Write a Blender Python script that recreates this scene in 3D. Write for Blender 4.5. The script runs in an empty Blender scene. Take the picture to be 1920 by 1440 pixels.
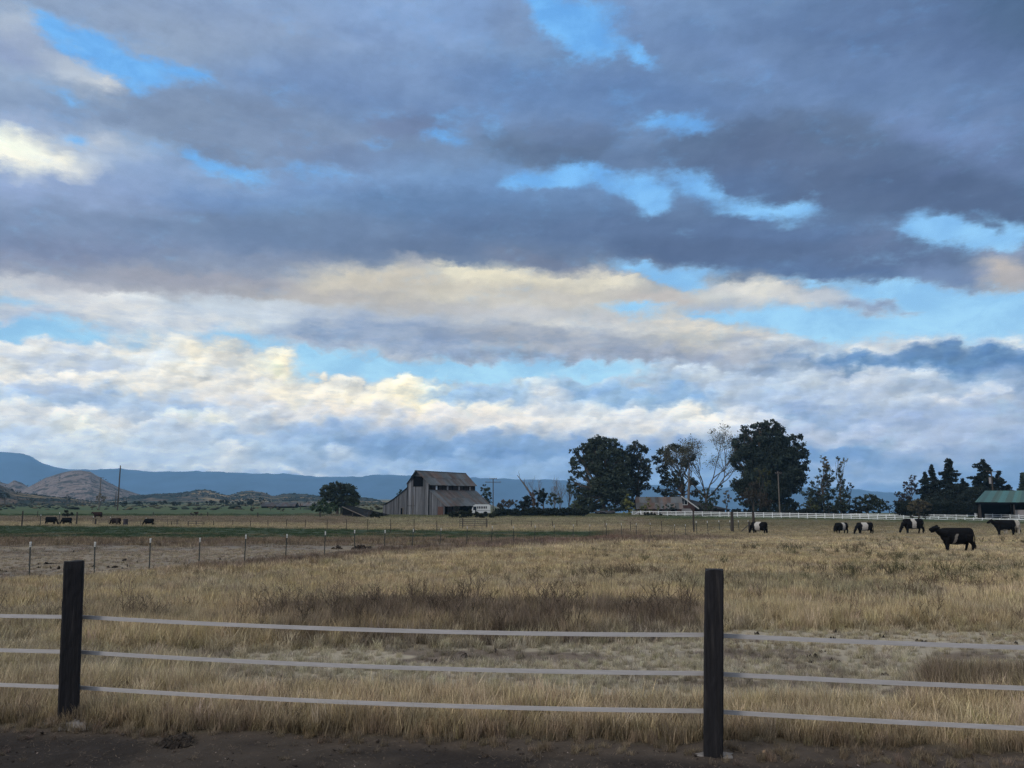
import bpy, math, random
import numpy as np
from mathutils import Vector, Matrix
rng = np.random.default_rng(11)
random.seed(5)
R = math.radians
scene = bpy.context.scene
COL = scene.collection

# ------------------------------------------------------------------ camera
F = 1500.0                      # focal length in pixels of the 1920 x 1440 photograph
EYE = 1.73
PITCH = math.atan(215 / F)
cam_d = bpy.data.cameras.new('camera')
cam = bpy.data.objects.new('camera', cam_d); COL.objects.link(cam)
cam.location = (0, 0, EYE)
cam.rotation_euler = (math.pi / 2 + PITCH, 0, 0)
cam_d.sensor_width = 36
cam_d.lens = 36 * F / 1920
cam_d.clip_start = 0.1
cam_d.clip_end = 60000
scene.camera = cam
scene.view_settings.view_transform = 'Standard'
scene.view_settings.look = 'None'
scene.view_settings.exposure = 0.0
scene.view_settings.gamma = 1.0
scene.cycles.max_bounces = 5
scene.cycles.diffuse_bounces = 2
scene.cycles.transparent_max_bounces = 8
scene.cycles.volume_bounces = 1
scene.cycles.use_denoising = True
scene.cycles.denoiser = 'OPENIMAGEDENOISE'
scene.cycles.denoising_input_passes = 'RGB_ALBEDO_NORMAL'
scene.cycles.denoising_prefilter = 'NONE'

CT, ST = math.cos(PITCH), math.sin(PITCH)
def to_px(x, y, z):
    """world point -> photograph pixel (layout aid)"""
    zz = z - EYE
    d = np.maximum(y * CT + zz * ST, 1e-3)
    return 960 + F * x / d, 720 - F * (-y * ST + zz * CT) / d
def ray(px, py):
    return (px - 960), F * CT - (720 - py) * ST, F * ST + (720 - py) * CT
def at(px, py, Y):
    a, b, c = ray(px, py); s = Y / b
    return Vector((a * s, Y, EYE + c * s))

# ------------------------------------------------------------------ sky
SUN_EL, SUN_AZ = R(30), R(-128)      # azimuth measured from +Y towards +X : behind the camera, to the left
BASE_Y = [-400, -150, 0, 100, 200, 270, 330, 400, 470, 520, 560, 620, 680, 740, 790, 840, 880, 940, 1000]  # rows above the view are brightened to throw more light on the ground
BASE_L = [(228,230,235),(190,197,212),(130,148,185),(150,165,195),(125,145,185),(150,165,195),(140,160,205),(125,142,180),(120,132,168),(150,155,175),(175,180,195),(195,200,215),(215,210,205),(205,205,210),(200,205,215),(185,198,215),(170,190,220),(120,150,200),(110,145,195)]
BASE_C = [(228,230,235),(182,190,210),(120,150,205),(110,138,185),(105,132,180),(103,125,165),(105,140,195),(95,120,165),(98,115,150),(160,160,165),(195,187,180),(165,172,190),(150,165,195),(190,195,205),(200,200,205),(130,155,195),(120,150,200),(95,135,190),(90,130,185)]
BASE_R = [(222,226,232),(155,166,192),(85,108,150),(95,118,165),(98,122,170),(92,110,148),(90,110,150),(88,105,142),(95,112,150),(110,125,155),(180,190,205),(190,195,205),(110,140,185),(160,175,205),(150,168,200),(135,155,195),(110,140,190),(95,130,185),(90,125,180)]
GAPS = [  # cx, cy, rx, ry, rotation, strength
 (105,62,62,20,35,1),(200,110,95,28,25,1),(245,128,55,22,20,1),(310,140,80,14,8,.9),(240,150,80,12,25,.7),(140,190,40,10,20,.5),
 (1018,15,22,40,-25,1),(1075,60,70,28,35,.9),(1190,95,55,12,40,.6),(1100,20,90,20,10,.5),
 (925,228,26,14,-20,.2),(850,268,50,10,15,.6),(700,275,50,8,0,.4),(780,210,70,10,5,.35),
 (1000,333,50,12,0,1),(1085,315,65,16,8,.9),(1040,340,50,8,0,.9),(1215,368,48,26,30,1),(1300,340,55,18,35,.7),(1145,340,50,18,20,.6),
 (1440,393,92,17,0,1),(1275,228,70,16,0,.8),(1360,245,60,14,10,.4),(1752,415,48,22,0,1),(1810,446,90,20,12,1),(1870,405,70,14,20,.7),(1900,445,40,12,0,.7),
 (385,305,45,12,28,1),(430,318,70,10,12,.9),(560,325,120,7,0,.5),(150,255,60,10,25,.5),(270,265,60,8,20,.4),
 (1710,568,150,32,0,1),(1600,600,210,24,4,1),(1480,612,120,14,6,1),(1850,590,120,40,0,1),(1250,518,85,12,14,1),(1340,505,90,12,0,.9),(1235,586,110,12,8,1),(1720,535,80,22,0,1),(1330,590,100,10,4,.9),(1420,600,90,10,8,.9),(1560,532,110,8,3,.8),
 (60,563,75,14,8,.85),(90,620,150,18,4,1),(235,638,48,14,0,1),(418,610,45,11,0,1),(440,640,95,12,3,1),(330,630,60,8,0,.5),
 (780,690,230,22,5,1),(600,690,75,26,10,1),(930,704,150,18,3,1),(1060,684,130,14,4,.9),(1170,676,100,8,0,.6),(620,662,60,9,0,.7)]
STROKES = [  # cx, cy, rx, ry, rotation, colour, opacity, edge hardness
 (30,50,60,34,0,(168,178,202),.8,1),(50,98,95,30,12,(135,150,190),.95,1.5),(120,128,70,20,30,(165,177,202),.8,1),(170,145,60,26,32,(176,184,204),.9,1.5),(215,162,42,18,38,(198,198,206),.85,1.5),(190,172,40,10,35,(150,168,200),.6,1),
 (60,215,90,20,10,(140,158,198),.7,1),(30,235,60,20,0,(150,165,205),.6,1),
 (270,215,160,32,14,(121,138,174),.95,1.6),(440,225,180,55,6,(118,135,170),.9,1.5),(400,285,95,26,18,(118,134,168),.95,2),(560,250,160,55,0,(116,134,172),.8,1),(500,60,300,50,10,(128,146,186),.7,1),(330,60,160,40,18,(132,148,182),.6,1),
 (560,150,140,30,8,(120,145,195),.6,1),(600,290,90,30,0,(112,128,165),.8,1),
 (160,262,70,20,5,(185,190,208),.8,1.2),(60,295,85,34,8,(238,231,218),1,2.6),(105,312,70,18,18,(232,226,218),1,2.6),(20,272,45,20,0,(250,242,225),1,2.4),(70,296,30,14,25,(255,247,228),1,2),(45,325,24,16,0,(235,228,215),1,2),(170,312,35,9,10,(205,208,220),.9,1.5),
 (20,345,60,18,25,(128,148,198),.95,2),(240,300,60,16,0,(150,168,205),.8,1),(150,365,200,36,5,(138,156,202),.85,1),(400,350,120,18,5,(150,168,205),.5,1),(480,375,180,26,2,(105,138,195),.7,1),(600,395,120,22,0,(108,142,190),.5,1),
 (250,435,380,48,4,(118,134,172),.85,1.2),(640,430,330,42,0,(106,126,165),.85,1.2),(100,470,250,24,0,(120,130,165),.7,1),(330,420,120,18,0,(112,130,168),.6,1),
 (760,60,160,50,10,(122,150,205),.6,1),(960,45,55,45,40,(112,135,180),.9,1.6),(800,170,300,60,6,(106,132,182),.8,1),(1100,170,250,45,4,(96,125,178),.85,1.2),(700,140,160,30,5,(118,142,190),.5,1),(1230,60,90,40,10,(112,140,192),.6,1),(1280,50,80,30,0,(105,135,185),.5,1),
 (765,237,85,24,4,(108,124,165),.95,2),(700,300,90,20,0,(108,130,175),.7,1),(860,285,80,14,0,(108,130,172),.8,1.5),(845,232,40,10,10,(112,134,178),.7,1.5),
 (1040,272,135,36,0,(97,116,152),1,2.6),(1060,245,100,22,0,(100,120,162),.9,1.5),(1040,285,110,18,0,(94,112,148),.9,1.6),(1190,300,70,24,0,(98,120,162),.8,1.4),(1200,260,50,14,-20,(105,132,180),.7,1),
 (1325,278,85,30,0,(90,110,148),1,2),(1290,300,60,14,0,(92,112,150),.9,1.6),(1500,255,150,44,3,(91,108,144),1,1.8),(1620,232,95,22,14,(93,110,146),.9,1.8),(1440,275,80,30,0,(90,105,142),.9,1.6),(1560,330,300,55,3,(92,108,146),.95,1.3),(1750,360,260,42,4,(84,99,136),.95,1.5),(1620,360,160,28,0,(86,102,140),.8,1.2),(1400,350,80,26,0,(88,110,155),.8,1.2),
 (1500,120,350,60,8,(100,124,172),.6,1),(1420,130,120,18,25,(112,140,195),.5,1),(1780,60,200,60,10,(88,108,152),.7,1),(1620,60,160,40,0,(90,112,158),.5,1),(1900,30,90,60,20,(76,98,135),.7,1),(1780,245,130,26,8,(112,136,190),.8,1.2),(1830,290,130,22,18,(104,122,170),.6,1),(1770,330,22,10,0,(98,115,160),.8,1),(1900,230,80,40,0,(108,128,175),.5,1),
 (900,395,250,32,3,(92,120,168),.8,1.2),(1150,440,330,38,2,(92,112,154),.9,1.5),(950,470,250,24,2,(98,114,150),.85,1.3),(1500,440,180,22,3,(92,114,160),.9,1.5),(1450,482,290,36,3,(88,105,145),1,2.2),(1680,478,130,28,7,(92,108,148),.95,2),(1560,510,200,15,2,(90,112,158),.95,1.6),(1780,520,90,20,10,(108,128,172),.95,1.8),(1650,440,90,24,-20,(100,115,155),.7,1),(1890,468,60,24,0,(130,140,172),.9,1.4),(1895,520,62,32,8,(172,163,166),1,2),(1880,505,30,12,0,(190,175,168),.6,1),(1830,515,28,10,0,(118,130,168),.8,1),
 (220,510,370,24,5,(146,148,170),.9,1.4),(420,530,240,20,4,(150,148,165),.9,1.5),(520,500,260,18,3,(128,138,168),.9,1.4),(300,548,200,10,2,(158,155,168),.8,1.4),(60,480,150,20,0,(122,130,165),.6,1),
 (880,535,300,30,3,(205,193,176),1,1.8),(700,535,150,24,-4,(196,184,172),.95,1.5),(860,508,90,14,8,(226,214,190),.95,1.8),(980,515,120,14,4,(215,203,182),.9,1.4),(780,492,40,12,15,(168,166,175),.8,1.2),(1120,520,90,18,4,(220,208,190),.95,1.8),(1090,558,210,18,2,(188,180,176),.9,1.3),(1240,560,70,16,6,(182,172,172),.95,1.6),(620,560,180,16,5,(172,165,168),.9,1.3),(760,572,220,12,3,(180,173,172),.8,1),(1010,490,100,16,10,(112,120,150),.9,1.5),(1180,500,60,10,0,(118,128,160),.7,1),
 (100,540,120,16,6,(182,178,190),.8,1.3),(20,530,30,14,0,(205,203,210),.8,1),(200,575,170,24,8,(200,198,206),.95,1.5),(240,560,60,10,8,(225,222,225),.8,1.2),(330,600,130,22,2,(198,200,212),.95,1.5),(440,575,150,16,4,(186,196,216),.85,1.2),(55,595,70,12,5,(178,182,206),.95,1.4),(540,585,70,14,5,(200,205,220),.9,1.2),(350,622,90,14,0,(192,196,212),.9,1.4),(510,605,60,10,0,(190,198,215),.8,1),
 (640,588,140,12,3,(188,196,216),.8,1.2),(750,600,170,14,4,(172,178,198),.85,1.2),(1080,600,260,16,4,(190,186,192),.9,1.3),(620,628,110,20,4,(140,157,192),1,1.8),(740,615,60,8,10,(182,195,218),.7,1),(860,636,300,28,5,(142,156,190),1,1.8),(650,650,120,12,8,(172,176,195),.85,1.2),(1150,645,320,28,4,(162,164,180),1,1.8),(1370,640,190,30,6,(182,176,174),1,1.7),(1300,662,260,14,2,(150,155,178),.9,1.5),(1330,610,110,13,10,(210,200,192),.95,1.6),(1130,612,160,10,3,(205,202,205),.8,1.3),(1480,655,120,18,8,(160,160,176),.95,1.5),
 (1450,548,130,16,5,(200,196,200),1,1.6),(1420,540,60,9,5,(216,208,200),.9,1.4),(1570,558,70,18,5,(182,186,202),.9,1.4),(1360,575,60,12,0,(165,175,200),.85,1.4),(1645,578,85,9,6,(132,148,186),1,2),(1560,604,20,7,0,(128,158,202),.9,1.4),(1478,582,38,11,25,(138,160,200),.85,1.4),(1700,622,26,5,10,(140,165,205),.7,1),
 (1700,648,330,20,0,(205,206,215),.95,1.4),(1880,632,120,14,0,(205,210,222),.85,1.2),(1540,640,60,14,25,(165,180,208),.8,1.3),
 (1640,672,180,14,2,(88,126,182),1,2.4),(1830,664,170,19,1,(84,120,174),1,2.6),(1500,672,90,10,4,(128,146,182),.95,1.6),(1760,690,110,7,4,(100,135,188),.85,2),(1880,686,70,7,0,(96,128,180),.8,1.6),
 (1660,700,140,14,0,(192,198,214),.85,1.3),(1400,705,180,16,0,(182,194,216),.85,1.2),(1280,690,120,10,2,(190,200,218),.85,1.2),(1130,690,90,14,0,(190,202,220),.9,1.4),(1040,698,40,6,0,(172,195,220),.8,1.4),
 (1620,712,70,16,15,(198,202,214),.7,1.2),
 (70,655,100,18,2,(206,206,214),1,2),(20,660,60,16,0,(215,212,214),.9,1.6),(90,650,40,10,0,(225,220,218),.95,2),(212,643,46,18,0,(222,217,215),1,2.6),(150,648,26,9,0,(225,220,218),.95,2),(160,670,110,20,0,(190,198,216),.9,1.4),(320,650,90,24,0,(216,211,208),1,2.2),(300,680,110,30,0,(196,202,216),.85,1.2),(400,655,60,20,0,(224,215,202),1,2.2),(450,665,70,24,4,(216,208,200),1,2),(505,685,55,34,0,(230,220,202),1,2.4),(525,670,30,14,0,(236,226,206),1,2),(518,700,28,20,0,(252,240,205),1,1.6),(355,690,40,24,0,(226,216,200),.8,1.2),(140,683,20,9,0,(228,222,212),.8,1.4),(130,690,110,9,6,(172,186,215),.8,1.2),
 (100,708,150,14,3,(218,214,214),.9,1.4),(330,716,260,13,2,(224,218,212),.95,1.4),(560,722,110,20,5,(228,219,204),1,2),(635,716,50,11,0,(236,227,210),1,2.2),(540,738,60,10,0,(240,230,205),.8,1.3),(480,712,70,12,0,(205,202,205),.7,1),
 (690,738,130,24,4,(222,214,204),1,2),(770,724,75,18,4,(238,228,206),1,2.6),(785,713,42,9,8,(250,243,222),1,2.4),(845,728,30,9,0,(232,224,208),1,2.2),(900,722,14,9,0,(248,240,220),1,2.4),(990,722,26,6,5,(238,234,222),.95,2),(650,745,60,14,0,(236,226,206),.8,1.4),
 (900,742,120,22,2,(142,176,216),1,1.8),(960,738,90,18,0,(150,180,216),.9,1.4),(1110,724,75,16,0,(140,174,216),1,2.6),(1060,716,40,9,0,(150,182,220),.9,2),(1200,742,140,22,3,(132,166,212),1,2),(1290,735,60,20,25,(128,164,212),1,2.2),(1000,752,120,16,0,(150,178,214),.9,1.3),
 (1035,738,40,14,5,(206,210,220),1,2),(1050,750,60,10,0,(190,200,218),.9,1.4),(780,752,60,18,8,(240,226,194),1,1.8),(690,750,26,9,0,(245,234,205),.9,1.8),(720,770,140,14,4,(212,206,204),.95,1.4),
 (920,762,42,10,0,(226,221,214),1,2.6),(895,770,40,11,0,(222,216,208),1,2.2),(850,765,50,10,6,(218,210,202),1,2),(990,774,60,9,0,(218,215,213),1,2.2),(1060,778,110,16,4,(214,211,210),1,1.8),(900,788,110,16,8,(202,199,204),1,1.4),(1000,800,120,13,6,(205,202,204),.95,1.3),(1160,768,150,10,3,(200,206,218),.95,1.5),(1180,790,200,16,3,(206,206,212),.95,1.3),(1180,812,160,9,2,(205,204,208),.8,1.2),
 (1340,772,120,13,4,(226,221,214),1,2),(1430,786,110,13,12,(205,208,218),1,2),(1500,806,80,11,14,(190,198,216),1,1.8),(1305,786,44,7,5,(242,235,216),1,2),(1360,800,140,14,3,(202,206,218),.9,1.2),(1250,775,80,6,0,(238,232,220),.7,1.3),
 (190,748,250,17,3,(152,176,214),1,1.8),(70,732,90,9,2,(168,184,215),.95,1.6),(330,758,160,15,3,(162,182,214),.95,1.4),(560,768,90,15,4,(220,211,202),1,1.7),(430,742,130,10,2,(212,207,208),.9,1.3),(490,760,90,12,5,(190,192,205),.8,1.2),(640,790,130,14,4,(190,192,204),.85,1.2),
 (160,776,140,5,2,(224,219,214),.95,1.6),(380,780,90,4,3,(250,243,222),1,2.2),(480,786,50,5,5,(222,216,212),.8,1.6),(250,792,220,6,2,(178,192,216),.9,1.4),(30,787,55,3,1,(248,240,218),1,2),(150,797,90,5,1,(240,232,208),.95,1.8),(175,806,70,6,1,(250,240,208),1,1.8),(20,800,40,12,0,(172,190,218),.8,1.2),(350,812,160,8,2,(205,208,216),.6,1),
 (180,838,270,32,0,(188,201,220),.85,1),(60,850,120,20,0,(192,204,222),.6,1),(470,815,120,12,3,(182,194,216),.8,1),(560,828,170,13,4,(140,166,208),.85,1.2),(500,838,60,12,0,(172,192,220),.7,1.2),(620,812,140,12,4,(156,176,210),.8,1.2),
 (430,862,46,20,-35,(206,210,218),.95,1.6),(400,880,60,8,-5,(204,209,218),.95,1.6),(470,868,60,14,0,(190,202,220),.8,1.3),(250,878,80,7,4,(206,211,219),.95,1.8),(330,872,60,10,0,(188,201,222),.7,1.2),(560,881,60,8,2,(206,210,217),1,2),(450,886,50,5,4,(206,210,217),.95,2),(620,862,50,14,-10,(190,199,216),.85,1.3),(650,848,30,12,0,(200,206,217),.8,1.3),(640,890,60,6,3,(186,197,216),.9,1.6),
 (700,815,210,20,5,(138,162,204),.95,1.3),(720,842,170,10,2,(122,152,200),.85,1.2),(900,830,260,22,0,(112,143,194),1,1.5),(800,800,120,10,8,(158,172,204),.7,1),(1060,846,240,12,0,(104,138,195),1,1.4),(820,868,260,14,0,(138,166,212),.9,1.2),(940,880,180,14,0,(126,158,208),.9,1.1),(740,884,80,9,0,(156,178,214),.8,1.2),(1180,830,120,10,0,(120,145,198),.8,1.2),
 (1420,720,120,14,0,(186,197,217),.7,1),(1520,745,130,22,5,(158,178,212),.8,1),(1500,760,60,16,0,(172,186,214),.8,1.5),(1420,745,60,16,20,(178,192,217),.8,1.4),(1640,740,150,18,0,(176,186,208),.7,1),(1640,775,220,22,4,(142,162,202),.9,1.2),(1590,785,120,14,6,(128,153,200),.9,1.3),(1640,772,60,5,5,(172,185,212),.8,1.5),(1830,738,90,9,2,(198,200,213),.95,1.7),(1840,757,130,12,0,(150,168,204),.85,1.3),(1800,795,180,30,3,(150,164,200),.75,1),
 (1620,815,200,12,3,(162,175,210),.95,1.3),(1800,815,150,9,3,(158,172,208),.8,1.2),(1540,845,120,14,0,(104,138,194),1,1.4),(1600,852,70,10,0,(110,142,196),.8,1.2),(1720,848,70,14,8,(164,178,212),.95,1.6),(1800,842,60,10,10,(128,145,190),.85,1.4),(1830,855,40,10,0,(158,170,205),.9,1.5),(1890,850,60,14,0,(128,145,186),.7,1),(1590,870,130,8,2,(148,170,214),.9,1.5),(1660,880,120,8,0,(112,142,196),.85,1.2),(1800,878,160,8,0,(120,146,194),.8,1.2),(1630,895,150,7,0,(142,166,212),.9,1.4),(1500,900,120,9,0,(120,150,205),.7,1),(1880,900,120,10,0,(96,128,180),.8,1)]

SX = np.arange(-240, 2168, 8.0); SY = np.arange(-400, 1008, 8.0)
GX, GY = np.meshgrid(SX, SY)
def base_sky():
    t = np.clip(GX / 1920, 0, 1)
    out = np.zeros(GX.shape + (4,))
    for k in range(3):
        l = np.interp(GY, BASE_Y, [c[k] for c in BASE_L]); c_ = np.interp(GY, BASE_Y, [c[k] for c in BASE_C]); r = np.interp(GY, BASE_Y, [c[k] for c in BASE_R])
        out[..., k] = np.where(t < .5, l + (c_ - l) * t * 2, c_ + (r - c_) * (t * 2 - 1)) / 255
    out[..., 3] = 1
    return out
def ell(cx, cy, rx, ry, rot, hard):
    a = R(rot); dx, dy = GX - cx, GY - cy
    u = (dx * math.cos(a) + dy * math.sin(a)) / rx; v = (-dx * math.sin(a) + dy * math.cos(a)) / ry
    d = np.sqrt(u * u + v * v)
    w = 0.62 / hard
    t = np.clip((1 + w - d) / (2 * w), 0, 1)
    return t * t * (3 - 2 * t)
sky = base_sky()
for (cx, cy, rx, ry, rot, s) in GAPS:
    sky[..., 3] = sky[..., 3] * (1 - s * ell(cx, cy, rx * 1.05, ry * 1.05, rot, 1.3))
for (cx, cy, rx, ry, rot, c, op, hard) in STROKES:
    m = op * ell(cx, cy, rx, ry, rot, hard)
    for k in range(3):
        sky[..., k] = sky[..., k] * (1 - m) + c[k] / 255 * m
    if hard >= 1.5:
        sky[..., 3] = sky[..., 3] * (1 - m) + m
GAPS2 = [(345,145,60,10,8,.85),(1120,60,52,24,40,.8),(1195,98,28,14,50,.9),(1085,25,60,14,0,.5),(925,232,13,20,-25,.1),(830,262,35,7,10,.6),(700,278,25,6,0,.5),(430,318,52,8,10,.9),(390,305,36,10,28,.9),(505,323,55,5,0,.6),(965,332,28,8,0,.8),(1245,350,26,16,40,.8),(1330,345,32,10,30,.7),(1265,238,42,10,0,.5),(1320,322,14,6,0,.6),(1900,440,28,10,0,.8),(1830,402,22,8,0,.6),(140,190,24,6,25,.6),(1750,412,40,16,0,.8),(150,250,30,7,10,.5)]
for (cx, cy, rx, ry, rot, s) in GAPS2:
    sky[..., 3] = sky[..., 3] * (1 - s * ell(cx, cy, rx, ry, rot, 1.3))
lum_ = sky[..., :3].mean(-1, keepdims=True); sky[..., :3] = np.clip(.575 + (lum_ - .575) * 1.16 + (sky[..., :3] - lum_) * .90, .02, 1)
def sample(px, py):
    px = np.clip(px, SX[0], SX[-1] - .01); py = np.clip(py, SY[0], SY[-1] - .01)
    i = (px - SX[0]) / 8; j = (py - SY[0]) / 8
    i0 = i.astype(int); j0 = j.astype(int); fi = (i - i0)[:, None]; fj = (j - j0)[:, None]
    return (sky[j0, i0] * (1 - fi) * (1 - fj) + sky[j0, i0 + 1] * fi * (1 - fj) + sky[j0 + 1, i0] * (1 - fi) * fj + sky[j0 + 1, i0 + 1] * fi * fj)

world = bpy.data.worlds.new('World'); scene.world = world; world.use_nodes = True
NT = world.node_tree; NT.nodes.clear()
def nd(t, **kw):
    n = NT.nodes.new(t)
    for k, v in kw.items(): setattr(n, k, v)
    return n
LINKS = []
def lk(a, b): LINKS.append((a, b))       # links are made at the very end: far quicker for a big tree
def mth(op, a, b=None, c=None, clamp=False):
    n = nd('ShaderNodeMath', operation=op, use_clamp=clamp)
    for i, v in enumerate((a, b, c)):
        if v is None: continue
        if isinstance(v, (int, float)): n.inputs[i].default_value = v
        else: lk(v, n.inputs[i])
    return n.outputs[0]
tc = nd('ShaderNodeTexCoord'); sp = nd('ShaderNodeSeparateXYZ'); lk(tc.outputs['Generated'], sp.inputs[0])
az = mth('ARCTAN2', sp.outputs[0], sp.outputs[1])
el = mth('ARCSINE', sp.outputs[2])
cv = nd('ShaderNodeCombineXYZ'); lk(az, cv.inputs[0]); lk(mth('MULTIPLY', el, 1.9), cv.inputs[1])
def noise(scale, detail, rough, z, dist=0.0, yk=None):
    c = cv
    if yk is not None:
        c = nd('ShaderNodeCombineXYZ'); lk(az, c.inputs[0]); lk(mth('MULTIPLY', el, yk), c.inputs[1])
    m = nd('ShaderNodeVectorMath', operation='ADD'); lk(c.outputs[0], m.inputs[0]); m.inputs[1].default_value = (3.1 * z, 1.7 * z, z)
    n = nd('ShaderNodeTexNoise'); n.inputs['Scale'].default_value = scale; n.inputs['Detail'].default_value = detail
    n.inputs['Roughness'].default_value = rough; n.inputs['Distortion'].default_value = dist; lk(m.outputs[0], n.inputs['Vector'])
    return mth('SUBTRACT', n.outputs[0], 0.5)
n1 = noise(9, 9, .60, 1.3); n2 = noise(11, 9, .60, 4.7)
f1 = noise(45, 6, .6, 8.3); f2 = noise(60, 6, .6, 2.2)
hi = nd('ShaderNodeMapRange', interpolation_type='SMOOTHSTEP'); lk(el, hi.inputs[0])
for i, v in enumerate((0.0, R(16), .35, 1.0)): hi.inputs[i + 1].default_value = v
wa = mth('MULTIPLY', n1, mth('MULTIPLY', hi.outputs[0], 0.050)); wb = mth('MULTIPLY', n2, mth('MULTIPLY', hi.outputs[0], 0.032))
wa = mth('ADD', wa, mth('MULTIPLY', f1, .015)); wb = mth('ADD', wb, mth('MULTIPLY', f2, .0095))
g1 = noise(21, 9, .66, 14.3); g2 = noise(24, 9, .66, 17.2)
wa = mth('ADD', wa, mth('MULTIPLY', g1, mth('MULTIPLY', hi.outputs[0], .034))); wb = mth('ADD', wb, mth('MULTIPLY', g2, mth('MULTIPLY', hi.outputs[0], .022)))
def domes(scale, z, yk, dx=0.0, dy=0.0):
    c = nd('ShaderNodeCombineXYZ'); lk(mth('ADD', mth('ADD', az, dx), mth('MULTIPLY', f1, .03)), c.inputs[0]); lk(mth('MULTIPLY', mth('ADD', mth('ADD', el, dy), mth('MULTIPLY', f2, .02)), yk), c.inputs[1]); c.inputs[2].default_value = z
    v = nd('ShaderNodeTexVoronoi', voronoi_dimensions='3D', feature='SMOOTH_F1'); v.inputs['Scale'].default_value = scale; v.inputs['Smoothness'].default_value = .25; lk(c.outputs[0], v.inputs['Vector'])
    return v.outputs['Distance']
lowd = nd('ShaderNodeMapRange', interpolation_type='SMOOTHSTEP'); lk(el, lowd.inputs[0])
for i, v in enumerate((R(9), R(11.8), 1, .22)): lowd.inputs[i + 1].default_value = v
d1 = domes(26, 3.3, 1.35); d2 = domes(62, 7.7, 1.25)
dome = mth('ADD', mth('MULTIPLY', mth('SUBTRACT', .45, d1), .021), mth('MULTIPLY', mth('SUBTRACT', .45, d2), .011))
wb = mth('SUBTRACT', wb, mth('MULTIPLY', dome, lowd.outputs[0]))       # cloud tops bulge upward in rounded heads
wel = mth('ADD', el, wb)
waz = mth('ADD', mth('ADD', az, wa), mth('MULTIPLY', wel, 1e-4))      # (the tiny term only orders the evaluation: keeps the shader within its stack)
AZ0 = R(36)
AZ0 = R(36)
def unit(lo, hi_):
    n = nd('ShaderNodeMapRange'); lk(waz, n.inputs[0])
    for i, v in enumerate((lo, hi_, 0, 1)): n.inputs[i + 1].default_value = v
    return n.outputs[0]
segs2 = [(-AZ0, 0), (0, AZ0)]; segs3 = [(-AZ0, -AZ0 / 3), (-AZ0 / 3, AZ0 / 3), (AZ0 / 3, AZ0)]
u2 = [unit(*q) for q in segs2]; u3 = [unit(*q) for q in segs3]
gt0 = mth('GREATER_THAN', waz, 0.0); gta = mth('GREATER_THAN', waz, -AZ0 / 3); gtb = mth('GREATER_THAN', waz, AZ0 / 3)
ys = np.concatenate([[-420, -300, -200, -120, -60], np.arange(-20, 465, 20), np.arange(472, 930, 12.5)])
els = [math.atan((720 - y) / F) + PITCH for y in ys][::-1]
def row_group(row_el, segs):
    """one belt of the sky at one elevation: colour and cover along the azimuth"""
    g = bpy.data.node_groups.new('cloud belt', 'ShaderNodeTree')
    n = len(segs)
    for i in range(2 * n - 1): g.interface.new_socket('f%d' % i, in_out='INPUT', socket_type='NodeSocketFloat')
    g.interface.new_socket('c', in_out='OUTPUT', socket_type='NodeSocketColor'); g.interface.new_socket('a', in_out='OUTPUT', socket_type='NodeSocketFloat')
    gi = g.nodes.new('NodeGroupInput'); go = g.nodes.new('NodeGroupOutput')
    rs = []
    for (a0, a1) in segs:
        r = g.nodes.new('ShaderNodeValToRGB'); cr = r.color_ramp; cr.interpolation = 'LINEAR'
        a = np.linspace(a0, a1, 32)
        x = np.sin(a) * math.cos(row_el); y = np.cos(a) * math.cos(row_el); z = math.sin(row_el)
        px, py = to_px(x * 1e5, y * 1e5, z * 1e5 + EYE)
        s = sample(px, py)
        while len(cr.elements) < 32: cr.elements.new(0.5)
        for i in range(32): cr.elements[i].position = i / 31
        for i in range(32): cr.elements[i].color = tuple(float(q) for q in s[i])
        rs.append(r)
    c, a = rs[0].outputs[0], rs[0].outputs[1]
    for i in range(n): g.links.new(gi.outputs[i], rs[i].inputs[0])
    for i in range(1, n):
        m = g.nodes.new('ShaderNodeMix'); m.data_type = 'RGBA'; w = g.nodes.new('ShaderNodeMix'); w.data_type = 'FLOAT'
        g.links.new(gi.outputs[n + i - 1], m.inputs[0]); g.links.new(c, m.inputs[6]); g.links.new(rs[i].outputs[0], m.inputs[7])
        g.links.new(gi.outputs[n + i - 1], w.inputs[0]); g.links.new(a, w.inputs[2]); g.links.new(rs[i].outputs[1], w.inputs[3])
        c, a = m.outputs[2], w.outputs[0]
    g.links.new(c, go.inputs[0]); g.links.new(a, go.inputs[1])
    return g
belts = [row_group(e, segs2 if e > math.atan((720 + 30) / F) + PITCH else segs3) for e in els]
def mixc(fac, a, b):
    n = nd('ShaderNodeMix', data_type='RGBA'); lk(fac, n.inputs[0]); lk(a, n.inputs[6]); lk(b, n.inputs[7]); return n.outputs[2]
def mixf(fac, a, b):
    n = nd('ShaderNodeMix', data_type='FLOAT'); lk(fac, n.inputs[0]); lk(a, n.inputs[2]); lk(b, n.inputs[3]); return n.outputs[0]
colr = cova = None
for k, e in enumerate(els):
    gn = nd('ShaderNodeGroup'); gn.node_tree = belts[k]
    for i_, q in enumerate(u2 + [gt0] if len(gn.inputs) == 3 else u3 + [gta, gtb]): lk(q, gn.inputs[i_])
    c, a = gn.outputs[0], gn.outputs[1]
    if colr is None: colr, cova = c, a
    else:
        m = nd('ShaderNodeMapRange'); lk(wel, m.inputs[0])
        for i, v in enumerate((els[k - 1], e, 0, 1)): m.inputs[i + 1].default_value = v
        colr = mixc(m.outputs[0], colr, c); cova = mixf(m.outputs[0], cova, a)
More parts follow.
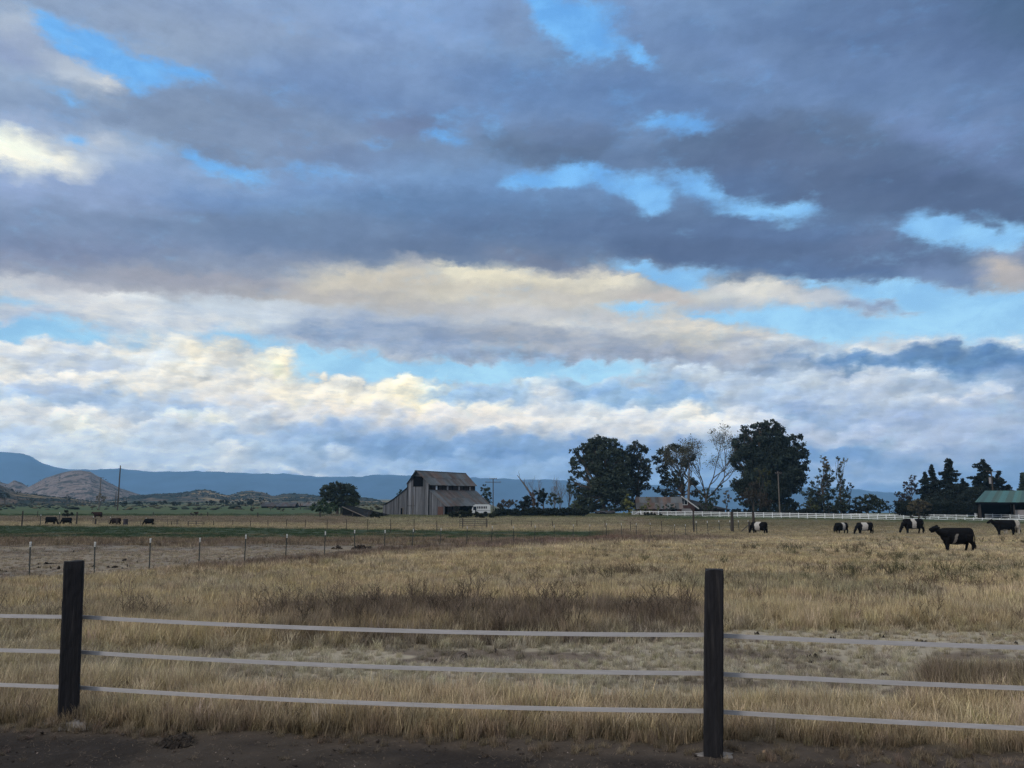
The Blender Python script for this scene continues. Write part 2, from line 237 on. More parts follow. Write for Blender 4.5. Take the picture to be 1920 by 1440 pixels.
# small scale cloud structure: coverage edges and lit and shaded billows
e1 = noise(16, 10, .62, 6.1); e2 = noise(26, 9, .6, 9.4, 0.0, 2.4); e3 = noise(7, 8, .55, 12.4, .3, 3.4)
e4 = noise(48, 7, .62, 71.0, .2, 2.2)
cov = mth('ADD', mth('ADD', cova, mth('MULTIPLY', e1, 1.05)), mth('MULTIPLY', e4, .55))
cm = nd('ShaderNodeMapRange', interpolation_type='SMOOTHSTEP'); lk(cov, cm.inputs[0])
for i, v in enumerate((.10, 1.0, 0, 1)): cm.inputs[i + 1].default_value = v
sf = nd('ShaderNodeMapRange'); lk(el, sf.inputs[0])
for i, v in enumerate((R(9), R(18), .42, .12)): sf.inputs[i + 1].default_value = v
soft = sf.outputs[0]
emb = mth('ADD', mth('MULTIPLY', mth('SUBTRACT', domes(26, 3.3, 1.35, -.006, .008), d1), .45), mth('MULTIPLY', mth('SUBTRACT', domes(62, 7.7, 1.25, -.0025, .0035), d2), .35))
puff0 = mth('MULTIPLY', emb, lowd.outputs[0])
bri = mth('ADD', mth('ADD', 1.0, puff0), mth('ADD', mth('MULTIPLY', e2, soft), mth('MULTIPLY', e3, .22)))
gm = nd('ShaderNodeGamma'); lk(colr, gm.inputs[0]); gm.inputs[1].default_value = 2.2
sc_ = nd('ShaderNodeVectorMath', operation='SCALE'); lk(gm.outputs[0], sc_.inputs[0]); lk(bri, sc_.inputs['Scale'])
st = nd('ShaderNodeTexSky', sky_type='NISHITA'); st.sun_disc = False; st.sun_elevation = SUN_EL; st.sun_rotation = SUN_AZ
st.altitude = 800; st.dust_density = .4; st.ozone_density = 2.0
SKYK = 0.12
skb = nd('ShaderNodeVectorMath', operation='MULTIPLY'); lk(st.outputs[0], skb.inputs[0]); skb.inputs[1].default_value = (SKYK, SKYK, SKYK)
def patch(scale, yk, z, lo, hi_, dist, rough=.62):
    q = nd('ShaderNodeMapRange', interpolation_type='SMOOTHSTEP'); lk(noise(scale, 10, rough, z, dist, yk), q.inputs[0])
    for i, v in enumerate((lo, hi_, 0, 1)): q.inputs[i + 1].default_value = v
    return q.outputs[0]
def rgbn(c): n = nd('ShaderNodeRGB'); n.outputs[0].default_value = (*c, 1); return n.outputs[0]
def vmul(a, b): n = nd('ShaderNodeVectorMath', operation='MULTIPLY'); lk(a, n.inputs[0]); lk(b, n.inputs[1]); return n.outputs[0]
vt = nd('ShaderNodeMapRange'); lk(el, vt.inputs[0])
for i, v in enumerate((R(9), R(24), 0, 1)): vt.inputs[i + 1].default_value = v
v1 = nd('ShaderNodeRGB'); v1.outputs[0].default_value = (.37, .72, .97, 1)
v2 = nd('ShaderNodeRGB'); v2.outputs[0].default_value = (.17, .50, 1.0, 1)
gap_blue = mixc(vt.outputs[0], v1.outputs[0], v2.outputs[0])        # added blue that brightens the gaps over the sky texture
vf = nd('ShaderNodeValue'); vf.outputs[0].default_value = .82
gap = mixc(vf.outputs[0], skb.outputs[0], vmul(gap_blue, mixc(patch(13, 1.8, 63.0, -.15, .15, .3), rgbn((.78, .80, .86)), rgbn((1.14, 1.07, 1.02)))))
tn = nd('ShaderNodeVectorMath', operation='MULTIPLY'); lk(sc_.outputs[0], tn.inputs[0]); tn.inputs[1].default_value = (1.0, 1.035, .98)
one = rgbn((1, 1, 1))
lowk = nd('ShaderNodeMapRange', interpolation_type='SMOOTHSTEP'); lk(el, lowk.inputs[0])
for i, v in enumerate((R(11.3), R(14), 1, 0)): lowk.inputs[i + 1].default_value = v
cA = mixc(patch(11, 3.4, 41.0, -.08, .08, .25), rgbn((.87, .90, .95)), rgbn((1.10, 1.085, 1.05)))        # lit heads and shaded flanks of the low clouds
cB = mixc(patch(27, 2.8, 47.0, -.07, .07, .3), rgbn((.93, .955, .99)), rgbn((1.07, 1.05, 1.02)))
cC = mixc(patch(8, 2.3, 53.0, -.12, .12, .15, .58), rgbn((.94, .945, .96)), rgbn((1.06, 1.055, 1.04)))     # darker rags hanging under the high deck
cD = mixc(patch(20, 2.0, 59.0, -.12, .12, .2, .6), rgbn((.96, .965, .975)), rgbn((1.04, 1.035, 1.03)))
low_ = vmul(cA, cB); high_ = vmul(cC, cD)
lit = mixc(lowk.outputs[0], high_, low_)
tn2 = vmul(tn.outputs[0], lit)
fin = mixc(cm.outputs[0], gap, tn2)
lw = nd('ShaderNodeMapRange', interpolation_type='SMOOTHSTEP'); lk(el, lw.inputs[0])
for i, v in enumerate((R(1.0), R(12), 1.0, 0.0)): lw.inputs[i + 1].default_value = v      # bright cloud low down, seen through more air
fin = vmul(fin, mixc(lw.outputs[0], rgbn((1.10, 1.09, 1.07)), rgbn((1.66, 1.50, 1.38))))
bg = nd('ShaderNodeBackground'); lk(fin, bg.inputs[0]); bg.inputs[1].default_value = 1.0
wo = nd('ShaderNodeOutputWorld'); lk(bg.outputs[0], wo.inputs[0])
for a_, b_ in LINKS: NT.links.new(a_, b_)
world.cycles.sampling_method = 'NONE'

# ------------------------------------------------------------------ sun
sd = bpy.data.lights.new('sun', 'SUN'); sun = bpy.data.objects.new('sun', sd); COL.objects.link(sun)
sd.energy = 1.5; sd.angle = R(14); sd.color = (1.0, .93, .82)
dv = Vector((math.sin(SUN_AZ) * math.cos(SUN_EL), math.cos(SUN_AZ) * math.cos(SUN_EL), math.sin(SUN_EL)))
sun.rotation_euler = dv.to_track_quat('Z', 'Y').to_euler()

# ------------------------------------------------------------------ helpers
def tag(o, label=None, cat=None, group=None, kind=None):
    if label: o['label'] = label
    if cat: o['category'] = cat
    if group: o['group'] = group
    if kind: o['kind'] = kind
    return o
def empty(name, loc, rz=0, **kw):
    o = bpy.data.objects.new(name, None); COL.objects.link(o); o.empty_display_size = .3
    o.location = loc; o.rotation_euler = (0, 0, rz)
    return tag(o, **kw)
class MB:
    def __init__(s): s.v = []; s.f = []; s.c = []
    def add(s, vs, fs, c=None):
        n = len(s.v); s.v += [tuple(q) for q in vs]; s.f += [tuple(i + n for i in f) for f in fs]
        s.c += [c] * len(vs); return s
    def box(s, lo, hi, c=None, rz=0, piv=None):
        x0, y0, z0 = lo; x1, y1, z1 = hi
        vs = [(x, y, z) for z in (z0, z1) for x, y in ((x0, y0), (x1, y0), (x1, y1), (x0, y1))]
        if rz:
            px_, py_ = piv or ((x0 + x1) / 2, (y0 + y1) / 2); a, b = math.cos(rz), math.sin(rz)
            vs = [(px_ + (x - px_) * a - (y - py_) * b, py_ + (x - px_) * b + (y - py_) * a, z) for x, y, z in vs]
        return s.add(vs, [(3, 2, 1, 0), (4, 5, 6, 7), (0, 1, 5, 4), (1, 2, 6, 5), (2, 3, 7, 6), (3, 0, 4, 7)], c)
    def tube(s, pts, rad, n=6, c=None, cap=True, flat=1.0):
        pts = [Vector(p) for p in pts]; rings = []; prev = None
        for i, p in enumerate(pts):
            d = (pts[min(i + 1, len(pts) - 1)] - pts[max(i - 1, 0)])
            d = d.normalized() if d.length > 1e-9 else Vector((0, 0, 1))
            if prev is None:
                u = d.cross(Vector((0, 0, 1)) if abs(d.z) < .9 else Vector((0, 1, 0))).normalized()
            else:
                u = (prev - d * prev.dot(d)).normalized()
            prev = u; w = d.cross(u)
            r = rad[i] if hasattr(rad, '__len__') else rad
            rings.append([p + u * (r * math.cos(2 * math.pi * k / n)) + w * (r * flat * math.sin(2 * math.pi * k / n)) for k in range(n)])
        vs = [q for r_ in rings for q in r_]; fs = []
        for i in range(len(rings) - 1):
            for k in range(n):
                a = i * n + k; b = i * n + (k + 1) % n
                fs.append((a, b, b + n, a + n))
        if cap:
            fs.append(tuple(range(n))[::-1]); fs.append(tuple((len(rings) - 1) * n + k for k in range(n)))
        return s.add(vs, fs, c)
    def build(s, name, mat, parent=None, smooth=False, col=False, loc=None):
        me = bpy.data.meshes.new(name); me.from_pydata(s.v, [], s.f); me.materials.append(mat)
        if col:
            at_ = me.color_attributes.new('Col', 'FLOAT_COLOR', 'POINT')
            at_.data.foreach_set('color', np.array([(c[0], c[1], c[2], 1) if c is not None else (1, 1, 1, 1) for c in s.c], dtype=np.float32).ravel())
        if smooth: me.polygons.foreach_set('use_smooth', [True] * len(me.polygons))
        me.update()
        o = bpy.data.objects.new(name, me); COL.objects.link(o)
        if parent: o.parent = parent
        if loc is not None: o.location = loc
        return o
def np_mesh(name, V, Fc, mat, colors=None, parent=None, smooth=False, link=True):
    """V (n,3), Fc (m,k) all faces of the same size"""
    me = bpy.data.meshes.new(name); m, k = Fc.shape
    me.vertices.add(len(V)); me.vertices.foreach_set('co', np.ascontiguousarray(V, dtype=np.float32).ravel())
    me.loops.add(m * k); me.loops.foreach_set('vertex_index', np.ascontiguousarray(Fc, dtype=np.int32).ravel())
    me.polygons.add(m); me.polygons.foreach_set('loop_start', np.arange(m, dtype=np.int32) * k)
    if smooth: me.polygons.foreach_set('use_smooth', np.ones(m, dtype=bool))
    me.update(calc_edges=True)
    if colors is not None:
        a = me.color_attributes.new('Col', 'FLOAT_COLOR', 'POINT')
        c = np.ones((len(V), 4), dtype=np.float32); c[:, :3] = colors; a.data.foreach_set('color', c.ravel())
    me.materials.append(mat)
    o = bpy.data.objects.new(name, me)
    if link: COL.objects.link(o)
    if parent: o.parent = parent
    return o
# value noise for laying out the ground
_perm = rng.random((256, 256))
def vnoise(x, y):
    xi = np.floor(x).astype(int); yi = np.floor(y).astype(int); fx = x - xi; fy = y - yi
    fx = fx * fx * (3 - 2 * fx); fy = fy * fy * (3 - 2 * fy)
    g = lambda a, b: _perm[a & 255, b & 255]
    return (g(xi, yi) * (1 - fx) + g(xi + 1, yi) * fx) * (1 - fy) + (g(xi, yi + 1) * (1 - fx) + g(xi + 1, yi + 1) * fx) * fy
def fbm(x, y, o=4, gain=.5):
    s = 0; a = 1; t = 0
    for i in range(o):
        s = s + a * vnoise(x * 2 ** i + 17.3 * i, y * 2 ** i + 9.1 * i); t += a; a *= gain
    return s / t
def sst(a, b, x):
    t = np.clip((x - a) / (b - a), 0, 1); return t * t * (3 - 2 * t)

# ------------------------------------------------------------------ materials
def material(name, col=(.5, .5, .5), rough=.85, attr=False, spec=.25, var=0, vscale=5, stretch=(1, 1, 1), bump=0, trans=0, metallic=0, inst=False, col2=None, c2scale=3, c2th=.55):
    m = bpy.data.materials.new(name); m.use_nodes = True; t = m.node_tree; n = t.nodes; l = t.links
    b = n['Principled BSDF']; b.inputs['Roughness'].default_value = rough; b.inputs['Metallic'].default_value = metallic
    b.inputs['Specular IOR Level'].default_value = spec
    rgb = n.new('ShaderNodeRGB'); rgb.outputs[0].default_value = (*col, 1); out = rgb.outputs[0]
    tcn = n.new('ShaderNodeTexCoord'); mp = n.new('ShaderNodeMapping'); mp.inputs['Scale'].default_value = stretch
    l.new(tcn.outputs['Object'], mp.inputs[0])
    def nz(scale, detail=5, rough_=.6):
        q = n.new('ShaderNodeTexNoise'); q.inputs['Scale'].default_value = scale; q.inputs['Detail'].default_value = detail; q.inputs['Roughness'].default_value = rough_
        l.new(mp.outputs[0], q.inputs['Vector']); return q.outputs[0]
    if col2 is not None:
        r = n.new('ShaderNodeMapRange'); l.new(nz(c2scale), r.inputs[0]); r.inputs[1].default_value = c2th - .08; r.inputs[2].default_value = c2th + .08
        x = n.new('ShaderNodeMix'); x.data_type = 'RGBA'; l.new(r.outputs[0], x.inputs[0]); l.new(out, x.inputs[6]); x.inputs[7].default_value = (*col2, 1); out = x.outputs[2]
    if attr:
        a = n.new('ShaderNodeAttribute'); a.attribute_name = 'Col'
        x = n.new('ShaderNodeVectorMath'); x.operation = 'MULTIPLY'; l.new(out, x.inputs[0]); l.new(a.outputs['Color'], x.inputs[1]); out = x.outputs[0]
    if inst:
        a = n.new('ShaderNodeAttribute'); a.attribute_name = 'tint'; a.attribute_type = 'INSTANCER'
        x = n.new('ShaderNodeVectorMath'); x.operation = 'MULTIPLY'; l.new(out, x.inputs[0]); l.new(a.outputs['Color'], x.inputs[1]); out = x.outputs[0]
    if var:
        r = n.new('ShaderNodeMapRange'); l.new(nz(vscale, 8, .65), r.inputs[0])
        r.inputs[1].default_value = .25; r.inputs[2].default_value = .75; r.inputs[3].default_value = 1 - var; r.inputs[4].default_value = 1 + var
        x = n.new('ShaderNodeVectorMath'); x.operation = 'SCALE'; l.new(out, x.inputs[0]); l.new(r.outputs[0], x.inputs['Scale']); out = x.outputs[0]
    l.new(out, b.inputs['Base Color'])
    if bump:
        q = n.new('ShaderNodeBump'); q.inputs['Strength'].default_value = 1; q.inputs['Distance'].default_value = bump
        l.new(nz(vscale * 1.5, 8, .6), q.inputs['Height']); l.new(q.outputs[0], b.inputs['Normal'])
    if trans:
        tr = n.new('ShaderNodeBsdfTranslucent'); l.new(out, tr.inputs[0]); ms = n.new('ShaderNodeMixShader'); ms.inputs[0].default_value = trans
        l.new(b.outputs[0], ms.inputs[1]); l.new(tr.outputs[0], ms.inputs[2]); l.new(ms.outputs[0], n['Material Output'].inputs[0])
    return m
M = {}
M['ground'] = material('ground soil and stubble', (1, 1, 1), .95, attr=True, spec=.1, var=.28, vscale=3.0, stretch=(1, 1, 1), bump=.03)
M['mountain'] = material('mountain slope tinted with haze', (.046, .088, .175), 1, spec=0, var=.35, vscale=.0035, stretch=(1, .4, 2))  # base colour made bluer and brighter to stand in for part of the haze
M['grass'] = material('dry grass', (1, 1, 1), .8, attr=True, inst=True, spec=.15, trans=.25)
M['leaf'] = material('leaves', (1, 1, 1), .75, attr=True, spec=.2, trans=.2)
M['bark'] = material('grey brown bark', (.075, .062, .052), .95, var=.3, vscale=6, spec=.1)
M['palebark'] = material('pale dead bark', (.13, .112, .10), .95, var=.3, vscale=6, spec=.1)
M['postwood'] = material('dark creosoted wood', (.013, .0125, .0155), .8, var=.55, vscale=16, stretch=(3, 3, .22), bump=.006, spec=.2, col2=(.030, .027, .028), c2scale=9, c2th=.64)
M['tape'] = material('pale grey flat rail', (.37, .355, .37), .6, var=.16, vscale=9, stretch=(.6, 3, 8), spec=.3)
M['tpost'] = material('dark green painted steel', (.035, .042, .042), .7, var=.3, vscale=12)
M['white'] = material('white paint', (.70, .72, .76), .5, var=.06, vscale=4)
M['oldwood'] = material('old dark wood', (.045, .038, .036), .9, var=.35, vscale=6, stretch=(2, 2, .3))
M['wire'] = material('rusty wire', (.09, .08, .08), .6)
M['board'] = material('weathered grey boards', (.122, .127, .143), .9, attr=True, var=.45, vscale=1.4, stretch=(2.2, 2.2, .16), spec=.1)
M['roof'] = material('rusty corrugated metal', (.098, .098, .104), .6, attr=True, var=.30, vscale=1.1, stretch=(1, .4, .4), spec=.25, col2=(.072, .053, .047), c2scale=.55, c2th=.54)
M['dark'] = material('unlit interior and black parts', (.006, .006, .008), 1, spec=0)  # near-black puts the shade of openings into colour; also wheels and fascia
M['darkwood'] = material('dark brown siding', (.045, .032, .03), .9, attr=True, var=.3, vscale=2, stretch=(2, 2, .2), spec=.1)  # dark brown wood, also used for posts and beams
M['asphalt'] = material('dark shingle roof', (.032, .034, .042), .9, var=.25, vscale=2)
M['brick'] = material('reddish brown siding', (.085, .045, .04), .9, var=.25, vscale=3, stretch=(.3, .3, 3))
M['green'] = material('green metal roof', (.022, .10, .095), .4, var=.12, vscale=1.2, spec=.4)
M['glass'] = material('dark window glass', (.012, .014, .02), .08, spec=.6)
M['buswhite'] = material('weathered white paint', (.50, .52, .55), .5, var=.12, vscale=1)
M['steel'] = material('dull pipe steel', (.055, .052, .058), .6, var=.2, vscale=5)
M['panel'] = material('pale grey panel', (.28, .26, .27), .8, var=.15, vscale=2)
M['coat'] = material('cattle hair', (1, 1, 1), .9, attr=True, spec=.03, var=.3, vscale=14, bump=.01)
M['dung'] = material('dark dry manure', (.022, .017, .015), .95, var=.4, vscale=20, bump=.01)
M['concrete'] = material('pale post footing', (.17, .155, .155), .95, var=.25, vscale=20, bump=.01)
M['dryleaf'] = material('dry fallen leaf', (.30, .20, .13), .9, var=.2, vscale=20)
M['stone'] = material('stones and clods', (1, 1, 1), .95, inst=True, attr=True, spec=.1)
M['rock'] = material('rocky hill ground', (1, 1, 1), 1, attr=True, spec=.05, var=.5, vscale=.08, bump=5)
M['capwhite'] = material('dull white post cap', (.50, .50, .50), .6)
M['rustpipe'] = material('rusty barrel', (.04, .035, .045), .8, var=.3, vscale=3)

# ------------------------------------------------------------------ terrain
GP = np.array([(-60, .25), (0, .03), (6.5, 0), (10, -.15), (16, -.45), (24, -.80), (38, -1.02), (64, -1.47), (100, -2.0), (150, -2.42), (205, -2.72), (300, -2.95), (500, -3.1), (20000, -3.1)])
def gz(y, x=0.0):
    y = np.asarray(y, dtype=float); x = np.asarray(x, dtype=float)
    z = np.interp(y, GP[:, 0], GP[:, 1])
    z = (z + np.interp(y - .06 * np.abs(y), GP[:, 0], GP[:, 1]) + np.interp(y + .06 * np.abs(y), GP[:, 0], GP[:, 1])) / 3
    b = (fbm(x * .35 + 40, y * .35 + 7, 3) - .5) * .12 * np.clip((y - 5) / 10, 0, 1) * np.clip(1.5 - y / 300, 0, 1)
    pxa = 960 + F * x / np.maximum(y, 1.0) * 1.0                      # the land behind the farm falls away to a wide valley
    z = z - np.clip((y - 250) * .0205, 0, 105) * sst(880, 990, pxa) * sst(250, 330, y)
    return z + b
def gpx(px, py):
    """ground point seen at a pixel of the photograph"""
    lo, hi_ = 3.0, 9000.0
    for _ in range(60):
        mid = math.sqrt(lo * hi_); p = at(px, py, mid)
        if p.z > float(gz(mid, p.x)): lo = mid
        else: hi_ = mid
    p = at(px, py, lo); p.z = float(gz(lo, p.x)); return p
def gD(px, D):
    p = at(px, 935, D); p.z = float(gz(D, p.x)); return p

def region(x, y):
    """ground cover at world x, y: ground colour, grass colour, grass height, grass cover, weed cover"""
    z = np.interp(y, GP[:, 0], GP[:, 1])
    px, py = to_px(x, np.maximum(y, 1.0), z)
    n1 = fbm(x * .35, y * .35, 4); n2 = fbm(x * .9 + 50, y * .9 + 20, 4); n3 = fbm(x * .08 + 9, y * .08, 4); n4 = fbm(x * 2.4, y * 2.4 + 90, 3)
    t = px / 1920
    n = len(x) if hasattr(x, '__len__') else 1
    pert = (n1 - .5)
    G = np.zeros((n, 3)); C = np.zeros((n, 3)); H = np.zeros(n); K = np.zeros(n); W = np.zeros(n)
    def put(mask, g, c, h, k, w):
        m = np.clip(mask, 0, 1)[:, None]; q = m[:, 0]
        G[:] = G * (1 - m) + np.array(g) * m; C[:] = C * (1 - m) + np.array(c) * m
        H[:] = H * (1 - q) + h * q; K[:] = K * (1 - q) + k * q; W[:] = W * (1 - q) + w * q
    gold = (.57, .455, .295); pale = (.42, .36, .26); brown = (.20, .150, .112); green = (.055, .090, .045)
    soil = (.028, .022, .020); stub = (.27, .235, .19)
    put(np.ones(n), (.20, .165, .11), gold, .38, .95, .14)                       # open pasture
    put(sst(.46, .60, n3), (.20, .17, .12), (.47, .37, .23), .33, .9, .14)
    put(sst(.50, .62, n1) * .7, (.20, .17, .12), (.42, .35, .245), .30, .85, .22)
    put(sst(.62, .72, n2) * .5, (.16, .14, .10), (.30, .26, .19), .28, .8, .35)
    # greenish weeds on the right
    put(sst(1150, 1300, px) * sst(1068, 1090, py) * (1 - sst(1118, 1140, py)) * sst(.42, .55, n1) * .45, (.12, .115, .07), (.25, .235, .15), .35, .9, .7)
    put(sst(1500, 1600, px) * sst(1030, 1045, py) * (1 - sst(1085, 1100, py)) * sst(.5, .62, n2) * .4, (.12, .12, .08), (.28, .26, .18), .32, .9, .45)
    # brown weeds in the middle
    wb = sst(1146, 1166, py + pert * 90) * (1 - sst(1200, 1216, py + pert * 50)) * (.35 + .65 * sst(.36, .50, n2 * .6 + n1 * .4)) * sst(330, 520, px + (n1 - .5) * 500) * (1 - sst(1290, 1350, px))
    put(wb, (.10, .08, .062), (.22, .170, .128), .38, .85, 1.0)
    put(sst(1150, 1170, py) * (1 - sst(1190, 1205, py)) * (1 - sst(330, 430, px)) * .7, (.13, .11, .08), (.33, .27, .19), .34, .85, .4)
    # grazed strip
    gs = sst(1200, 1224, py + pert * 60 - 10 * np.cos(px / 300)) * (1 - sst(1290 + 34 * t, 1318 + 34 * t, py + pert * 60)) * (1 - .55 * (1 - sst(280, 520, px)))
    put(gs, stub, (.44, .39, .30), .09, .75, .07)
    gs2 = sst(1360, 1450, px + pert * 200) * sst(1176, 1190, py + pert * 20) * (1 - sst(1215, 1235, py))
    put(gs2, stub, (.42, .36, .26), .08, .6, .05)
    put(gs * sst(.52, .62, n2), (.12, .095, .08), (.28, .24, .19), .08, .5, .2)
    # weedy patch low right
    put(sst(1690, 1800, px + pert * 300) * sst(1262, 1290, py + pert * 20) * (1 - sst(1350, 1375, py)), (.08, .065, .05), (.23, .18, .13), .30, .9, .8)
    # front golden strip
    e0 = 1352 + 65 * t + (n1 - .5) * 26 + (n4 - .5) * 16
    fs_ = sst(1294 + 32 * t, 1324 + 32 * t, py + pert * 50) * (1 - sst(e0 - 3, e0 + 5, py))
    put(fs_, (.15, .115, .075), (.54, .43, .29), .215, 1.15, .16)
    put(fs_ * sst(.5, .62, n2) * .8, (.14, .11, .075), (.34, .275, .19), .21, 1.05, .35)
    put(fs_ * (1 - sst(120, 420, px)) * .5, (.12, .1, .07), (.34, .275, .19), .21, 1.05, .35)
    put(fs_ * sst(e0 - 16, e0 - 2, py) * .8, (.06, .05, .04), (.25, .19, .13), .15, .9, .1)
    put(sst(e0 - 4, e0 + 6, py), (.024, .0195, .0185), (.14, .11, .09), .04, .07, 0)
    put(sst(e0 - 4, e0 + 6, py) * sst(.5, .62, n2), (.040, .032, .028), (.14, .11, .09), .04, .12, 0)
    put(sst(e0 - 4, e0 + 6, py) * (1 - sst(e0 + 14, e0 + 40, py + (n1 - .5) * 50)), (.060, .047, .040), (.22, .17, .12), .07, .45, .03)
    # beyond the wire fence
    lx = [-400, 55, 178, 281, 374, 459, 536, 609, 721, 824, 921, 1001, 1106, 1219, 1306, 1413, 1500, 2400]
    ly = [1130, 1090, 1081, 1073, 1064, 1059, 1050, 1045, 1034, 1026, 1020, 1014, 1010, 1006, 1003, 998, 992, 960]
    L = np.interp(px, lx, ly)
    bey = 1 - sst(L - 3, L + 3, py + pert * 6)
    put((1 - sst(L + 5, L + 16, py)) * sst(L - 10, L, py) * sst(250, 420, px) * (1 - sst(1330, 1450, px)), (.09, .072, .06), (.21, .155, .125), .45, .9, .9)
    put((1 - sst(L + 1, L + 9, py)) * sst(L - 14, L - 4, py) * sst(980, 1060, px) * (1 - sst(1160, 1230, px)), (.11, .065, .055), (.24, .145, .115), .5, .9, .8)
    put(bey, (.18, .15, .122), (.37, .305, .235), .12, .9, .18)                  # bare paddock
    put(bey * sst(.50, .60, n3 * .5 + n1 * .5), (.15, .13, .115), (.28, .23, .185), .15, .7, .3)
    g2 = bey * (1 - sst(1020, 1026, py + pert * 9))
    put(g2, (.11, .09, .07), (.25, .19, .135), .40, .9, .75)                     # weeds before the green strip
    g3 = bey * (1 - sst(1008, 1013, py + pert * 8)) * (1 - sst(1090, 1180, px))
    put(g3, (.030, .046, .026), (.050, .080, .040), .16, .9, .0)                 # green strip
    put(g3 * sst(.52, .6, n1) * sst(997, 1002, py), (.07, .065, .045), (.16, .145, .09), .18, .9, .1)
    g4 = bey * (1 - sst(985.5, 988, py + (n3 - .5) * 4 - np.clip((px - 250) * .014, 0, 9)))
    put(g4, (.20, .165, .11), (.40, .33, .215), .35, .9, .25)                    # tan strip behind it
    g5 = bey * (1 - sst(977, 981, py + (n3 - .5) * 5 - np.clip((px - 250) * .012, 0, 6)))
    put(g5, (.12, .10, .075), (.25, .20, .145), .42, .9, .6)
    put(g5 * sst(640, 700, px) * (1 - sst(1150, 1200, px)) * .7, (.17, .155, .10), (.33, .30, .19), .35, .9, .3)
    g6 = (1 - sst(966.5, 970, py + (n1 - .5) * 3)) * (1 - sst(560, 700, px + (n3 - .5) * 300))
    put(g6, (.040, .065, .032), (.060, .095, .045), .25, .8, .05)                # green field far left
    put(g6 * sst(.5, .6, n3), (.06, .075, .035), (.085, .11, .055), .25, .8, .05)
    # under the white fence
    rg = sst(1180, 1260, px)
    put(rg * (1 - sst(1000, 1012, py + pert * 10)), (.15, .125, .085), (.36, .295, .19), .34, .9, .3)
    put(rg * (1 - sst(983, 995, py + pert * 12)), (.11, .095, .06), (.22, .19, .12), .30, .9, .4)
    put(rg * (1 - sst(970, 977, py - np.clip((px - 1500) * .02, 0, 10))), (.045, .062, .028), (.075, .10, .045), .2, .9, .1)
    put(sst(640, 700, px) * (1 - sst(1180, 1260, px)) * (1 - sst(969, 973, py)), (.08, .085, .05), (.16, .16, .09), .3, .9, .2)
    put(1 - sst(945, 949, py), (.050, .068, .040), (.06, .08, .045), .2, .2, 0)
    put((1 - sst(944, 952, py)) * sst(.45, .55, fbm(x * .012, y * .004, 4)), (.115, .10, .065), (.14, .12, .08), .2, .2, 0)
    far = 1 - sst(940, 943.5, py)
    put(far * sst(.45, .6, fbm(x * .004, y * .004, 4)), (.16, .125, .085), (.1, .08, .05), .2, .2, 0)
    H = H * (1 - .32 * sst(1150, 1400, px) * sst(30, 50, y) - .25 * sst(18, 30, y))
    return G, C, H, K, W, px, py

def build_ground():
    yy = np.concatenate([[-60, -30, -12, -4, 0, 2, 3.4], np.geomspace(4.2, 40, 300), np.geomspace(40.5, 400, 130), np.geomspace(410, 14000, 60)])
    s = np.linspace(-1, 1, 560); s = np.sign(s) * np.abs(s) ** 1.15
    X = s[None, :] * (1.15 * np.sqrt(yy ** 2 + 14 ** 2))[:, None]; Y = np.repeat(yy[:, None], len(s), 1)
    x = X.ravel(); y = Y.ravel()
    z = gz(y, x)
    near = np.clip(1 - (y - 7) / 6, 0, 1)
    z = z + near * ((fbm(x * 3, y * 3, 4) - .5) * .05 + (fbm(x * 14, y * 14, 2) - .5) * .016)
    z = z + np.clip(1 - np.abs(y - 60) / 60, 0, 1) * (fbm(x * 1.2, y * 1.2, 3) - .5) * .10
    G, C, H, K, W, px, py = region(x, y)
    n = len(s); i = np.arange(len(yy) - 1)[:, None] * n + np.arange(n - 1)[None, :]
    Fc = np.stack([i, i + 1, i + 1 + n, i + n], -1).reshape(-1, 4)
    o = np_mesh('ground', np.stack([x, y, z], 1), Fc, M['ground'], G, smooth=True)
    tag(o, 'dry pasture ground with a dark dirt edge in front and green strips further off', kind='structure')
build_ground()

# ------------------------------------------------------------------ grass and weeds (nobody could count it)
def blades(n, rad, h, w, lean, curl, tilt=0):
    V = []; Fc = []; Cc = []
    for i in range(n):
        a = random.uniform(0, 2 * math.pi); r = rad * math.sqrt(random.random()); bx, by = r * math.cos(a), r * math.sin(a)
        d = random.uniform(0, 2 * math.pi); hh = h * random.uniform(.45, 1.0); ln = lean * random.uniform(.2, 1.3) * hh
        ww = w * random.uniform(.7, 1.3); s = random.uniform(.55, 1.35); sx, sy = -math.sin(d) * ww, math.cos(d) * ww
        k = len(V); q = 3
        for j in range(q):
            t = j / q; f = 1 - t * .55
            ox = bx + math.cos(d) * ln * t ** (1 + curl); oy = by + math.sin(d) * ln * t ** (1 + curl); oz = hh * t
            V += [(ox - sx * f, oy - sy * f, oz), (ox + sx * f, oy + sy * f, oz)]; Cc += [(s * (.78 + .22 * t),) * 3] * 2
        V.append((bx + math.cos(d) * ln, by + math.sin(d) * ln, hh)); Cc.append((s * 1.05,) * 3)
        for j in range(q - 1): Fc += [(k + 2 * j, k + 2 * j + 1, k + 2 * j + 3), (k + 2 * j, k + 2 * j + 3, k + 2 * j + 2)]
        Fc.append((k + 2 * q - 2, k + 2 * q - 1, k + 2 * q))
    return np.array(V), np.array(Fc), np.array(Cc)
